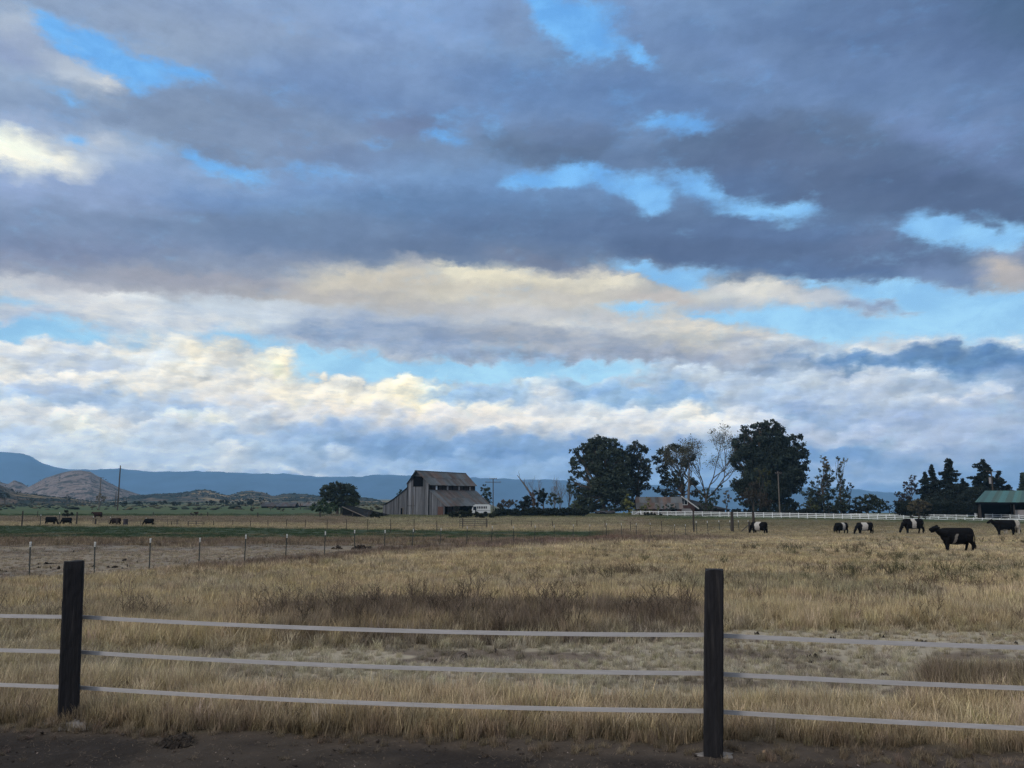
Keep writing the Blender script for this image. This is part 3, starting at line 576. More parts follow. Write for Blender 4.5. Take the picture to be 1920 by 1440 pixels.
def weed(n, h, w, dots):
    V = []; Fc = []; Cc = []
    def stick(a, b, w0, w1, s):
        a = np.array(a); b = np.array(b); d = b - a; L = np.linalg.norm(d) + 1e-9
        for u in (np.cross(d / L, [0, 1, .1]), np.cross(d / L, [1, 0, .1])):
            u = u / (np.linalg.norm(u) + 1e-9); k = len(V)
            V.extend([tuple(a - u * w0), tuple(a + u * w0), tuple(b + u * w1), tuple(b - u * w1)]); Cc.extend([(s,) * 3] * 4)
            Fc.extend([(k, k + 1, k + 2), (k, k + 2, k + 3)])
    for i in range(n):
        a = random.uniform(0, 6.28); bx, by = .05 * math.cos(a), .05 * math.sin(a); l = random.uniform(.1, .5); H_ = h * random.uniform(.5, 1)
        s = random.uniform(.5, 1.2); p = np.array([bx, by, 0.]); tip = p + np.array([math.cos(a) * l * H_, math.sin(a) * l * H_, H_])
        stick(p, tip, w, w * .5, s)
        for j in range(random.randint(5, 9)):
            t = random.uniform(.3, 1); q = p + (tip - p) * t; b = random.uniform(0, 6.28); L = h * random.uniform(.1, .28) * (1.3 - t * .6)
            e = q + np.array([math.cos(b) * L * .7, math.sin(b) * L * .7, L * .8]); stick(q, e, w * .6, w * .4, s)
            for _ in range(dots):
                g = q + (e - q) * random.uniform(.4, 1.05) + np.random.default_rng(random.randint(0, 9999)).normal(0, h * .018, 3); k = len(V); r = h * random.uniform(.006, .014)
                V.extend([tuple(g + [r, 0, 0]), tuple(g + [-r * .5, r, 0]), tuple(g + [0, -r, r * 1.2])]); Cc.extend([(s * .8,) * 3] * 3); Fc.append((k, k + 1, k + 2))
    return np.array(V), np.array(Fc), np.array(Cc)
def pebble():
    b = [( .5, 0, 0), (.2, .45, .02), (-.35, .3, 0), (-.45, -.2, 0), (.1, -.5, 0), (.2, .05, .42), (-.15, -.1, .38), (0, 0, -.3)]
    b = np.array(b) * np.array([random.uniform(.7, 1.2), random.uniform(.7, 1.1), random.uniform(.6, 1)]) + np.random.default_rng(random.randint(0, 999)).normal(0, .04, (8, 3))
    Fc = [(0, 1, 5), (1, 2, 5), (2, 6, 5), (2, 3, 6), (3, 4, 6), (4, 5, 6), (4, 0, 5), (1, 0, 7), (2, 1, 7), (3, 2, 7), (4, 3, 7), (0, 4, 7)]
    return b, np.array(Fc), np.ones((8, 3))
def leaf_shape():
    V = [(0, 0, 0), (.5, .28, .15), (1, 0, .3), (.5, -.28, .1), (.55, .02, .02)]
    return np.array(V) - [.5, 0, -.02], np.array([(0, 4, 1), (1, 4, 2), (2, 4, 3), (3, 4, 0)]), np.ones((5, 3))
def source_collection(name, makers, mat):
    c = bpy.data.collections.new(name)
    for i, (V, Fc, Cc) in enumerate(makers):
        o = np_mesh(name, V, Fc, mat, Cc, link=False); c.objects.link(o)
    return c
def scatter(name, pts, rot, scl, tint, coll, label, kind='stuff', cat=None):
    me = bpy.data.meshes.new(name); n = len(pts); me.vertices.add(n); me.vertices.foreach_set('co', pts.astype(np.float32).ravel())
    a = me.attributes.new('rot', 'FLOAT_VECTOR', 'POINT'); a.data.foreach_set('vector', rot.astype(np.float32).ravel())
    a = me.attributes.new('scl', 'FLOAT_VECTOR', 'POINT'); a.data.foreach_set('vector', scl.astype(np.float32).ravel())
    a = me.attributes.new('tint', 'FLOAT_COLOR', 'POINT'); c = np.ones((n, 4), np.float32); c[:, :3] = tint; a.data.foreach_set('color', c.ravel())
    o = bpy.data.objects.new(name, me); COL.objects.link(o); tag(o, label, cat, kind=kind)
    g = bpy.data.node_groups.new('scatter ' + name, 'GeometryNodeTree')
    g.interface.new_socket('Geometry', in_out='INPUT', socket_type='NodeSocketGeometry'); g.interface.new_socket('Geometry', in_out='OUTPUT', socket_type='NodeSocketGeometry')
    gi = g.nodes.new('NodeGroupInput'); go = g.nodes.new('NodeGroupOutput'); io = g.nodes.new('GeometryNodeInstanceOnPoints'); ci = g.nodes.new('GeometryNodeCollectionInfo')
    ci.inputs[0].default_value = coll; ci.inputs['Separate Children'].default_value = True; ci.inputs['Reset Children'].default_value = True
    m2p = g.nodes.new('GeometryNodeMeshToPoints')
    def na(nm, t):
        q = g.nodes.new('GeometryNodeInputNamedAttribute'); q.data_type = t; q.inputs[0].default_value = nm; return q
    r = na('rot', 'FLOAT_VECTOR'); s = na('scl', 'FLOAT_VECTOR'); er = g.nodes.new('FunctionNodeEulerToRotation')
    rv = g.nodes.new('FunctionNodeRandomValue'); rv.data_type = 'INT'
    [q for q in rv.inputs if q.name == 'Min' and q.type == 'INT'][0].default_value = 0
    [q for q in rv.inputs if q.name == 'Max' and q.type == 'INT'][0].default_value = len(coll.objects) - 1
    L = g.links.new
    L(gi.outputs[0], m2p.inputs[0]); L(m2p.outputs[0], io.inputs['Points']); L(ci.outputs[0], io.inputs['Instance']); io.inputs['Pick Instance'].default_value = True
    L([q for q in rv.outputs if q.type == 'INT'][0], io.inputs['Instance Index'])
    L(r.outputs[0], er.inputs[0]); L(er.outputs[0], io.inputs['Rotation']); L(s.outputs[0], io.inputs['Scale']); L(io.outputs[0], go.inputs[0])
    md = o.modifiers.new('scatter', 'NODES'); md.node_group = g
    return o

def rand_pts(y0, y1, dens, spread=.80, pad=2.0):
    """random points between two depths, `dens` per square metre"""
    area = 0.5 * (y1 ** 2 - y0 ** 2) * 2 * spread + 2 * pad * (y1 - y0); n = int(area * dens)
    y = np.sqrt(rng.uniform(y0 ** 2, y1 ** 2, int(n * 1.4)))
    x = rng.uniform(-1, 1, len(y)) * (spread * y + pad)
    return x[:n], y[:n]
c_tall = source_collection('grass_tuft', [blades(60, .085, 1, .0031, .13, .8) for _ in range(7)], M['grass'])
c_mid = source_collection('grass_clump', [blades(52, .18, 1, .0068, .14, .7) for _ in range(6)], M['grass'])
c_far = source_collection('grass_patch', [blades(80, .6, 1, .014, .14, .7) for _ in range(5)], M['grass'])
c_weed = source_collection('weed_stalk', [weed(4, 1, .0068, 5) for _ in range(8)], M['grass'])
c_weedf = source_collection('weed_bush', [weed(7, 1, .012, 2) for _ in range(5)], M['grass'])
P_, R_, S_, T_ = {}, {}, {}, {}
def field(key, y0, y1, dens, hk, wk, wmode='H', minh=.03):
    x, y = rand_pts(y0, y1, dens)
    G, C, H, K, W, px, py = region(x, y)
    nn = fbm(x * 1.3 + 3, y * 1.3, 3)
    keep = rng.random(len(x)) < (K if wmode == 'H' else W * (.35 + 1.3 * sst(.4, .65, nn)))
    x, y, C, H, W, nn = (q[keep] for q in (x, y, C, H, W, nn))
    n = len(x); h = H * hk * rng.uniform(.6, 1.25, n) * (.7 + .6 * nn); h = np.maximum(h, minh)
    if wmode == 'W': h = h * rng.uniform(.8, 1.35, n) * .8
    z = gz(y, x) - .01
    w = wk * rng.uniform(.8, 1.25, n) * (1 if wmode == 'H' else h)
    if wmode == 'H': w = w * np.clip(h / .22, .30, 1)
    rot = np.stack([rng.normal(0, .10, n), rng.normal(0, .10, n), rng.uniform(0, 6.283, n)], 1)
    tint = C * rng.uniform(.72, 1.25, n)[:, None] * np.stack([np.ones(n), rng.normal(1, .03, n), rng.normal(1, .06, n)], 1)
    if wmode == 'W':
        tint = np.array([.185, .140, .110]) * rng.uniform(.55, 1.45, n)[:, None] * .7 + C * .18
    for d, q in ((P_, np.stack([x, y, z], 1)), (R_, rot), (S_, np.stack([w, w, h], 1)), (T_, tint)): d.setdefault(key, []).append(q)
def flush(key, name, coll, label):
    scatter(name, np.concatenate(P_[key]), np.concatenate(R_[key]), np.concatenate(S_[key]), np.concatenate(T_[key]), coll, label)
field('near', 4.6, 9.5, 210, 1, 1); field('near', 9.5, 15, 90, 1, 1.25)
flush('near', 'tall_grass', c_tall, 'golden dry grass standing behind the near fence')
field('mid', 14, 26, 26, 1, 1); field('mid', 26, 45, 12, 1, 1.2)
flush('mid', 'grass', c_mid, 'pale gold dry grass of the middle pasture')
field('far', 42, 80, 2.2, 1, 1); field('far', 80, 140, 1.0, 1, 1.3); field('far', 140, 240, .35, 1.1, 1.8)
flush('far', 'meadow_grass', c_far, 'dry and green grass of the farther fields')
field('weed', 5.4, 9, 13, 1.1, 1, 'W'); field('weed', 9, 15, 10, 1.85, 1, 'W'); field('weed', 15, 26, 7, 1.55, 1, 'W')
flush('weed', 'weeds', c_weed, 'brown dead weeds with branching stems among the grass')
field('weedf', 26, 60, 3.2, 1.25, 1, 'W'); field('weedf', 60, 130, .7, 1.25, 1.5, 'W')
flush('weedf', 'dry_brush', c_weedf, 'brown dead weeds along the wire fence and beyond')

def weed_clusters():
    P, S, T = [], [], []
    for i in range(64):
        px, py = rng.uniform(1040, 2000), 1012 + 120 * rng.random() ** 1.3
        b = gpx(px, py); n = int(rng.uniform(5, 15)); R_ = rng.uniform(.25, .9) * (b.y / 16) ** .5
        q = rng.normal(0, 1, (n, 2)) * R_ * np.array([1.5, .6]) + [b.x, b.y]; P.append(np.stack([q[:, 0], q[:, 1], gz(q[:, 1], q[:, 0])], 1))
        h = rng.uniform(.22, .48) * rng.uniform(.7, 1.2, n); S.append(np.stack([h * 1.3, h * 1.3, h], 1)); g = rng.random()
        T.append((np.array([.12, .125, .07]) * g + np.array([.19, .14, .105]) * (1 - g)) * rng.uniform(.6, 1.4, n)[:, None])
    P = np.concatenate(P); n = len(P)
    scatter('weed_clumps', P, np.stack([rng.normal(0, .15, n), rng.normal(0, .15, n), rng.uniform(0, 6.28, n)], 1), np.concatenate(S), np.concatenate(T), c_weedf, 'greenish and brown weed clumps scattered in the right pasture')
weed_clusters()
def far_brush():
    x, y = rand_pts(330, 1000, .012, spread=.85); px = 960 + F * x / y; k = (px < 900) & (fbm(x * .02, y * .006, 3) > .40) & ((y > 520) | (rng.random(len(x)) < .25)); x, y = x[k], y[k]; n = len(x)
    s = rng.lognormal(.1, .4, n); t = np.array([.030, .038, .030]) * rng.uniform(.5, 1.6, n)[:, None]; br = rng.random(n) < .3; t[br] = t[br] * [1.9, 1.3, 1.0]
    scatter('far_brush', np.stack([x, y, gz(y, x) + s * .15], 1), np.stack([rng.normal(0, .2, n), rng.normal(0, .2, n), rng.uniform(0, 6.28, n)], 1), np.stack([s * 2.4, s * 2, s * 1.3], 1), t,
            source_collection('brush', [pebble() for _ in range(5)], M['stone']), 'low dark brush over the far flat land at the left')
far_brush()
def clods():
    x, y = rand_pts(4.4, 7.2, 150, pad=1.5)
    G, C, H, K, W, px, py = region(x, y)
    k = (K < .5); x, y = x[k], y[k]; n = len(x)
    s = rng.lognormal(-4.6, .55, n); s = np.clip(s, .004, .06)
    t = np.array([.035, .028, .026]) * rng.uniform(.5, 1.5, n)[:, None]; lt = rng.random(n) < .06; t[lt] *= 6
    sc = np.stack([s, s, s * .7], 1)
    scatter('clods', np.stack([x, y, gz(y, x) + s * .1], 1), np.stack([rng.normal(0, .3, n), rng.normal(0, .3, n), rng.uniform(0, 6.28, n)], 1), sc, t,
            source_collection('clod', [pebble() for _ in range(5)], M['stone']), 'small dark clods and stones on the dirt edge')
    x, y = rand_pts(4.4, 7.0, 900, pad=1.5); G, C, H, K, W, px, py = region(x, y)
    k = (K < .6) & (rng.random(len(x)) < .3 + .7 * (fbm(x * 2, y * 2, 3) > .5)); x, y = x[k], y[k]; n = len(x)
    L = rng.uniform(.006, .028, n); t = np.array([.20, .155, .12]) * rng.uniform(.3, 1.2, n)[:, None]
    straw = (np.array([(-.5, -.02, 0), (.5, -.012, .05), (.5, .012, .05), (-.5, .02, 0)]), np.array([(0, 1, 2), (0, 2, 3)]), np.ones((4, 3)))
    scatter('straw', np.stack([x, y, gz(y, x) + .012], 1), np.stack([rng.normal(0, .3, n), rng.normal(0, .3, n), rng.uniform(0, 6.28, n)], 1), np.stack([L, L * 2, L], 1), t,
            source_collection('straw_bit', [straw], M['stone']), 'scattered bits of dry straw on the dirt edge')
clods()

# ------------------------------------------------------------------ hills and mountains
def ridge_interp(pts, px): return np.interp(px, [p[0] for p in pts], [p[1] for p in pts])
def heightfield(name, D0, D1, px0, px1, ridge, mat, nx, ny, colf, rough, label, base=-4.0, peak=.45, nsc=.004):
    """land that rises from D0 to its ridge line and falls off again to D1"""
    u = np.linspace(px0, px1, nx); v = np.linspace(0, 1, ny)
    U, V_ = np.meshgrid(u, v); Y = D0 + (D1 - D0) * V_; X = (U - 960) / F * Y * 1.01
    Dp = D0 + (D1 - D0) * peak
    py = ridge_interp(ridge, U) + (7 * (fbm(U * .021, U * 0 + 3.3, 5, .6) - .5) if name == 'mountains' else 0); H = (935 - py) / F * Dp + EYE - base
    prof = np.where(V_ < peak, np.sin(np.clip(V_ / peak, 0, 1) * math.pi / 2) ** 1.1, np.cos(np.clip((V_ - peak) / (1 - peak), 0, 1) * math.pi / 2) ** 1.3)
    nzv = fbm(X * nsc + 3, Y * nsc, 6, .55) - .5; rd = 1 - np.abs(fbm(X * nsc * 2 + 31, Y * nsc * 2 + 8, 5) * 2 - 1)
    Z = base + H * prof * (1 + rough * nzv * (1.6 - prof) + rough * .35 * (rd - .8) * (1 - prof)) 
    Z = Z + rough * (fbm(X * nsc * 9, Y * nsc * 9, 3) - .5) * H.mean() * .16 * prof
    x, y, z = X.ravel(), Y.ravel(), Z.ravel()
    i = np.arange(ny - 1)[:, None] * nx + np.arange(nx - 1)[None, :]
    Fc = np.stack([i, i + 1, i + 1 + nx, i + nx], -1).reshape(-1, 4)
    o = np_mesh(name, np.stack([x, y, z], 1), Fc, mat, colf(x, y, z, prof.ravel()), smooth=True)
    HILLS[name] = (x, y, z, prof.ravel())
    return tag(o, label, kind='structure')
HILLS = {}
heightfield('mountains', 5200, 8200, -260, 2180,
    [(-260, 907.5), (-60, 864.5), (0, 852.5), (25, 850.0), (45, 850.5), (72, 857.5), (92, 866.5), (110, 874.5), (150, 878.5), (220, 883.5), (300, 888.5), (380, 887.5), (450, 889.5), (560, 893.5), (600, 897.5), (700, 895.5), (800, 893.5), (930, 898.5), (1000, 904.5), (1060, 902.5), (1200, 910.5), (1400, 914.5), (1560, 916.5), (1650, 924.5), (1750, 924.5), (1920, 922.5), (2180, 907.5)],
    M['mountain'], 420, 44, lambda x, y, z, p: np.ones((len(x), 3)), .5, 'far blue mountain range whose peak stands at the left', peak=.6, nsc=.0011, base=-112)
def rocky(x, y, z, p):
    a = fbm(x * .02, y * .02, 5); b = fbm(x * .09 + 5, y * .09, 4); c = np.array([.165, .134, .130]) * (.7 + .6 * a)[:, None]
    m = sst(.54, .62, b)[:, None]; c = c * (1 - m) + np.array([.045, .045, .045]) * m
    m = (sst(.5, .62, fbm(x * .006 + 70, y * .006 + z * .02, 4)) * sst(.75, .3, p))[:, None]; return c * (1 - m) + np.array([.06, .05, .046]) * m
def scrub(x, y, z, p):
    b = fbm(x * .07 + 5, y * .07, 4); c = np.full((len(x), 3), 1.) * np.array([.115, .085, .065]); m = sst(.36, .46, b)[:, None]; c = c * (1 - m) + np.array([.022, .030, .027]) * m
    m = (sst(.60, .68, fbm(x * .012, y * .02 + 33, 4)))[:, None]; return c * (1 - m * .8) + np.array([.24, .18, .11]) * m * .8
heightfield('rocky_hill', 1500, 2500, 20, 330, [(20, 940), (60, 918), (75, 911), (100, 897), (125, 889), (145, 884.5), (165, 883.5), (182, 885), (192, 892), (215, 905), (240, 917), (265, 925), (300, 934), (330, 941)], M['rock'], 260, 120, rocky, .30, 'round rocky hill with bare reddish grey slopes', nsc=.006)
heightfield('low_hill', 1700, 2300, -260, 95, [(-260, 900), (-60, 896), (-10, 900), (12, 898), (18, 906), (32, 909), (42, 902), (55, 905), (70, 914), (95, 941)], M['rock'], 200, 60, rocky, .3, 'low knobbly hill at the left behind the dark slope', nsc=.006)
heightfield('dark_slope', 700, 1400, -300, 200, [(-300, 890), (-60, 896), (0, 904), (20, 912), (45, 923), (90, 929), (140, 934), (200, 941)], M['rock'], 200, 60, lambda x, y, z, p: scrub(x, y, z, p) * .8, .25, 'dark brushy slope coming down at the left edge', nsc=.006)
heightfield('scrub_hill', 1300, 2000, 210, 720, [(210, 940), (260, 931), (300, 927), (350, 926), (385, 920), (400, 919.5), (425, 928), (440, 930), (462, 923), (480, 921), (503, 924), (520, 931), (545, 927), (575, 927), (620, 933), (660, 932), (700, 935), (720, 941)], M['rock'], 380, 90, scrub, .5, 'low scrubby hills with tan clearings left of the barn', nsc=.008)

def hill_brush():
    P, S, T = [], [], []
    for nm, n, s0 in (('rocky_hill', 2200, 1.2), ('low_hill', 1500, 1.5), ('dark_slope', 3800, 1.1), ('scrub_hill', 9000, 1.9)):
        x, y, z, p = HILLS[nm]; ok = np.where((p > .12) & (z > -3))[0]; i = rng.choice(ok, n); m = fbm(x[i] * .012 + 4, y[i] * .012, 4); i = i[m > (.50 if nm != 'scrub_hill' else .42)]
        q = np.stack([x[i] + rng.normal(0, 2.5, len(i)), y[i] + rng.normal(0, 4, len(i)), z[i] + .3], 1); P.append(q); s = s0 * rng.lognormal(0, .35, len(i)); S.append(np.stack([s * 1.5, s * 1.5, s * 1.3], 1))
        T.append(np.array([.026, .032, .028]) * rng.uniform(.6, 1.5, len(i))[:, None])
    P = np.concatenate(P); n = len(P)
    scatter('hill_brush', P, np.stack([rng.normal(0, .3, n), rng.normal(0, .3, n), rng.uniform(0, 6.28, n)], 1), np.concatenate(S), np.concatenate(T), source_collection('brush_clump', [pebble() for _ in range(5)], M['stone']), 'dark scrub scattered over the low hills')
hill_brush()

# ------------------------------------------------------------------ near fence
def near_fence():
    root = empty('pasture_fence', (0, 0, 0), label='near fence of dark square posts and three pale flat rails', cat='fence')
    posts = []
    for (pxt, pyt, pxb, pyb, rz, w) in ((139, 1052, 128, 1355, .43, .143), (1339, 1068, 1337, 1415, -.20, .128)):
        b = gpx(pxb, pyb); D = b.y; t = at(pxt, pyt, D); h = t.z - b.z; posts.append((b, h))
        V, Fc = [], []
        mb = MB(); NR = 30; hw = w / 2; ch = .16 * hw; r0 = np.random.default_rng(int(pxb)); edge = []
        for q in range(4):
            ca, sa = math.cos(q * math.pi / 2), math.sin(q * math.pi / 2)
            for v in (-1, -.5, 0, .5, 1): u = v * (hw - ch); edge.append((hw * ca - u * sa, hw * sa + u * ca))
        NS = len(edge)
        for i in range(NR):
            k = i / (NR - 1); z = -.35 + (h + .35) * k; c = b + (t - b) * max(0, (z / h))
            for j, (ex, ey) in enumerate(edge):
                f = 1 + .015 * math.sin(7 * k + j * 1.1 + pxb) + .012 * r0.normal() - (.05 if i == NR - 1 else 0)
                x, y = ex * f, ey * f; ca, sa = math.cos(rz), math.sin(rz)
                zz = z + (.006 * math.sin(j * .9 + pxb) if i == NR - 1 else 0)
                mb.v.append((c.x - b.x + x * ca - y * sa, x * sa + y * ca, zz)); mb.c.append(None)
        for i in range(NR - 1):
            for j in range(NS):
                a = i * NS + j; c_ = i * NS + (j + 1) % NS; mb.f.append((a, c_, c_ + NS, a + NS))
        mb.f.append(tuple((NR - 1) * NS + j for j in range(NS)))
        mb.build('post', M['postwood'], root, loc=b)
        if pxb < 500: f = footing(b, .22, .04, 3)
        else: f = footing(b, .10, .004, 8)
        f.parent = root
    # rails: taut flat straps fixed to the far face of the posts, sagging a little
    pts0 = posts[0][0]; pts1 = posts[1][0]; d = pts1 - pts0
    stations = [pts0 - d * 1.0 + Vector((0, .25, 0)), pts0, pts1, pts1 + d * 1.0 + Vector((0, .05, 0)), pts1 + d * 2]
    hts = ((.795, .520, .248), (.781, .507, .234), (.777, .516, .263), (.775, .517, .262), (.775, .517, .262))
    for r_ in range(3):
        mb = MB(); path = []
        for s in range(len(stations) - 1):
            A = stations[s].copy(); B = stations[s + 1].copy(); A.z = gz(A.y, 0) * 0 + hts[s][r_] ; B.z = hts[s + 1][r_]
            A.y += .095; B.y += .095
            sag = .034 if s != 2 else .028
            for k in range(14):
                u = k / 14; p = A.lerp(B, u); p.z -= sag * 4 * u * (1 - u); path.append(p)
        rr = .0146; vs = []; fs = []
        for p in path:
            for (dy, dz) in ((-.003, -rr), (.003, -rr), (.003, rr), (-.003, rr)): vs.append((p.x, p.y + dy, p.z + dz))
        for i in range(len(path) - 1):
            for j in range(4):
                a = 4 * i + j; b_ = 4 * i + (j + 1) % 4; fs.append((a, b_, b_ + 4, a + 4))
        mb.add(vs, fs); mb.build('rail', M['tape'], root)
def footing(b, rad, hh, seed):
    """crumbled concrete round the foot of a post"""
    r = np.random.default_rng(seed); V = []; Fc = []; n = 26; m = 7
    for i in range(m):
        for j in range(n):
            a = 2 * math.pi * j / n; q = (1 - i / m) * rad * (1 + .25 * math.sin(a * 2 + seed) + .12 * r.normal()) * (1.25 if math.cos(a) > 0 else 1)
            V.append((q * math.cos(a), q * math.sin(a) * .8, (hh * math.sin(i / m * math.pi / 2) if i else -.02) + r.normal() * hh * .12))
    V.append((0, 0, hh))
    for i in range(m - 1):
        for j in range(n): a = i * n + j; c = i * n + (j + 1) % n; Fc.append((a, c, c + n, a + n))
    me = MB(); me.add(V, Fc + [((m - 1) * n + j, (m - 1) * n + (j + 1) % n, m * n) for j in range(n)])
    return me.build('footing', M['concrete'], smooth=True, loc=b)
near_fence()

# ------------------------------------------------------------------ wire fence with white-tipped steel posts
TP = [(-62,1024,-66,1102),(57,1018,55,1090),(178,1018,177,1082),(282,1011,280,1073),(375,1010,373,1064),(461,1004,458,1060),(538,1003,535,1050),(610,998,608,1046),(665,995,665,1040),(722,995,720,1035),(775,993,772,1030),(827,991,824,1027),(876,988,875,1025),(923,987,921,1024),(963,987,962,1021),(1003.6,986,1001.5,1017),(1039,986,1039,1016),(1075,984,1074,1013),(1106,984,1106,1013),(1137,982,1137,1011),(1165,982,1166,1011),(1193,982,1193,1010),(1219,981,1219,1009),(1265,984,1265,1006),(1285,984,1286,1006)]
def tpost(root, px, py, pxb, pyb, white=True, gap=None):
    b = gpx(pxb, pyb); D = b.y; h = at(px, py, D).z - b.z; lean = at(px, py, D) - at(pxb, pyb, D)
    o = empty('steel_post', b) if root is None else None
    mb = MB(); w = .022
    for lo, hi_ in (((-w, -.004, -.2), (w, .004, h)), ((-.004, .0045, -.2), (.004, .034, h))):
        x0, y0, z0 = lo; x1, y1, z1 = hi_; k = lean.x
        vs = [(x + (k * z / h if z > 0 else 0), y, z) for z in (z1, z0) for x, y in ((x0, y0), (x1, y0), (x1, y1), (x0, y1))]
        mb.add(vs, [(0, 1, 2, 3), (7, 6, 5, 4), (0, 4, 5, 1), (1, 5, 6, 2), (2, 6, 7, 3), (3, 7, 4, 0)])
    for i in range(int(h / .055)):
        z = .1 + i * .055
        if z < h: mb.box((lean.x * z / h - .006, -.009, z), (lean.x * z / h + .006, -.0045, z + .02))
    po = mb.build('post', M['tpost'], root, loc=b)
    if white:
        c = MB(); c.box((lean.x - .026, -.014, h - .02), (lean.x + .026, .038, h + .035)); c.box((lean.x - .0225, -.006, h - .13), (lean.x + .0225, .0365, h - .0205))
        c.build('cap', M['capwhite'], po)
    return b, h, lean.x
def wire_fence():
    root = empty('wire_fence', (0, 0, 0), label='thin wire fence on dark steel posts with white caps', cat='fence')
    P = [tpost(root, *q) for q in TP]
    for fr in (.93, .66, .40, .18):
        mb = MB(); mb.tube([b + Vector((lx * fr, -.012, h * fr + .01 * math.sin(i * 2.1 + fr * 9))) for i, (b, h, lx) in enumerate(P)], .0042, n=3, cap=False)
        mb.build('wire', M['wire'], root)
wire_fence()
def pole_post(root, px, pyt, pxb, pyb, w, mat='oldwood', name='post', cap=False):
    b = gpx(pxb, pyb); D = b.y; h = at(px, pyt, D).z - b.z; dx = (px - pxb) / F * D; mb = MB(); r = w / 2 / F * D
    mb.tube([(0, 0, -.3), (dx * .5, 0, h * .5), (dx, 0, h)], [r * 1.05, r, r * .95], n=7); o = mb.build(name, M[mat], root, loc=b)
    if cap:
        c = MB(); c.tube([(dx, 0, h - .18), (dx, 0, h + .02)], r * 1.25, n=6); c.build('cap', M['capwhite'], o)
    return b, h
def rear_wire_fence():
    root = empty('rear_wire_fence', (0, 0, 0), label='second wire fence of thin bare stakes beyond the green strip', cat='fence')
    P = []
    for (x, t, b) in ((321,977,986.5),(352,977,987),(367,976.5,986.5),(382,978,987),(400,977,987),(436,975,988),(469,976,988.5),(502,975,988),(537,974,989.5),(572,974,990.5),(613,974,992.5),(649,973.5,995),(689,973,996.5),(732,974,998),(776,973,998.5),(818.6,976,998),(959,975,989),(996,976,991),(1036,976,989),(1081.6,976,990),(1134.5,976,992),(1182,978,996),(1241,977,1001)):
        P.append(pole_post(root, x, t, x + .5, b, 1.25, 'oldwood'))
    for fr in (.85, .5):
        mb = MB(); mb.tube([b + Vector((0, 0, h * fr)) for b, h in P], .008, n=3, cap=False); mb.build('wire', M['wire'], root)
rear_wire_fence()
def corner_fence():
    root = empty('corner_fence', (0, 0, 0), label='tall dark wooden posts with brace beside the belted cow', cat='fence')
    P = [pole_post(root, 1301, 957, 1301, 999, 3.2), pole_post(root, 1373.5, 960, 1373.5, 997, 5.6), pole_post(root, 1413.6, 960, 1413.6, 996, 5.4),
         pole_post(root, 1405.5, 978, 1405.5, 996, 4.2)]
    for x, t, b in ((1306, 977, 1003), (1327, 977, 1004), (1348.5, 976, 995), (1369, 976, 996), (1385, 976, 996), (1403, 976, 986)):
        pole_post(root, x, t, x + 1, b, 1.1, 'tpost', cap=True)
    mb = MB(); a = gpx(1390, 997); mb.tube([a + Vector((0, 0, .05)), P[3][0] + Vector((0, 0, .75))], .045, n=6); mb.build('brace', M['oldwood'], root)
    mb = MB(); mb.tube([P[0][0] + Vector((0, 0, 1.8)), P[1][0] + Vector((0, 0, 1.8))], .012, n=4)
    for z in (1.3, .9): mb.tube([P[0][0] + Vector((0, 0, z)), P[1][0] + Vector((0, 0, z)), P[2][0] + Vector((0, 0, z))], .008, n=3)
    mb.build('wire', M['wire'], root)
corner_fence()
def field_posts():
    root = empty('field_fence', (0, 0, 0), label='old fence of scattered thick and thin posts in the left field', cat='fence')
    for (x, t, b, w, m, c) in ((40.6,958,987,2.4,'oldwood',0),(143,960,985.5,2.6,'oldwood',0),(70,958,971,1.2,'oldwood',0),(46,933,943,1.4,'oldwood',0),(75,965,987,1.1,'tpost',1),(110,961,986,1.1,'tpost',1),(174,968,984,1.0,'tpost',1),(206,969,985,1.0,'tpost',1),(273,971,986,1.0,'tpost',1),(389,960,970,1.8,'oldwood',0),(483,961,971,2.2,'oldwood',0),(600,960,972,2.2,'oldwood',0),(661,961,973,2.0,'oldwood',0),(287,960,968,1.4,'oldwood',0),(563,943,955.5,1.4,'oldwood',0),(507,948,957,1.0,'oldwood',0)):
        pole_post(root, x, t, x, b, w, m, cap=bool(c))
    mb = MB(); zs = [gpx(x, b) + Vector((0, 0, .8)) for x, b in ((287,968),(389,970),(483,971),(600,972),(661,973))]; mb.tube(zs, .02, n=3); mb.build('wire', M['wire'], root)
field_posts()
def pipe_gate(px0, px1, pyt, pyb, rails, label, posts=()):
    """tubular field gate standing on the ground"""
    a = gpx(px0, pyb); D = a.y; b = gD(px1, D); h = (pyb - pyt) / F * D
    root = empty('field_gate', a, label=label, cat='gate'); mb = MB(); L = (b - a).x; r = .03
    for x in (0, L * .55, L): mb = MB(); mb.tube([(x, 0, .12), (x, 0, h)], r, n=6); mb.build('upright', M['steel'], root)
    for i in range(rails):
        z = .15 + (h - .15) * i / (rails - 1); m2 = MB(); m2.tube([(0, 0, z), (L, 0, z)], r * .9, n=6); m2.build('rail', M['steel'], root)
    for pxp, w in posts:
        q = gD(pxp, D) - a; m3 = MB(); m3.tube([(q.x, .05, -.2), (q.x, .05, h + .15)], w, n=8); m3.build('post', M['oldwood'], root)
pipe_gate(862, 914, 974.5, 992, 5, 'dark pipe gate in the tan strip before the barn', ((868, .06), (912, .05)))
pipe_gate(185, 221, 975, 985, 4, 'dark pipe gate left of the brown cow', ((182, .13),))
pipe_gate(237, 288, 975.5, 985.5, 4, 'dark pipe gate in front of the black cow', ((222, .15),))
pipe_gate(290, 336, 975, 985.5, 4, 'pipe gate right of the black cow in the left field', ((334, .04),))
pipe_gate(353, 383, 978, 987, 3, 'small low pipe gate at the end of the gate row', ())
pipe_gate(683, 695, 960.5, 970, 4, 'short gate between the collapsed roof and the round bush', ((692, .1),))
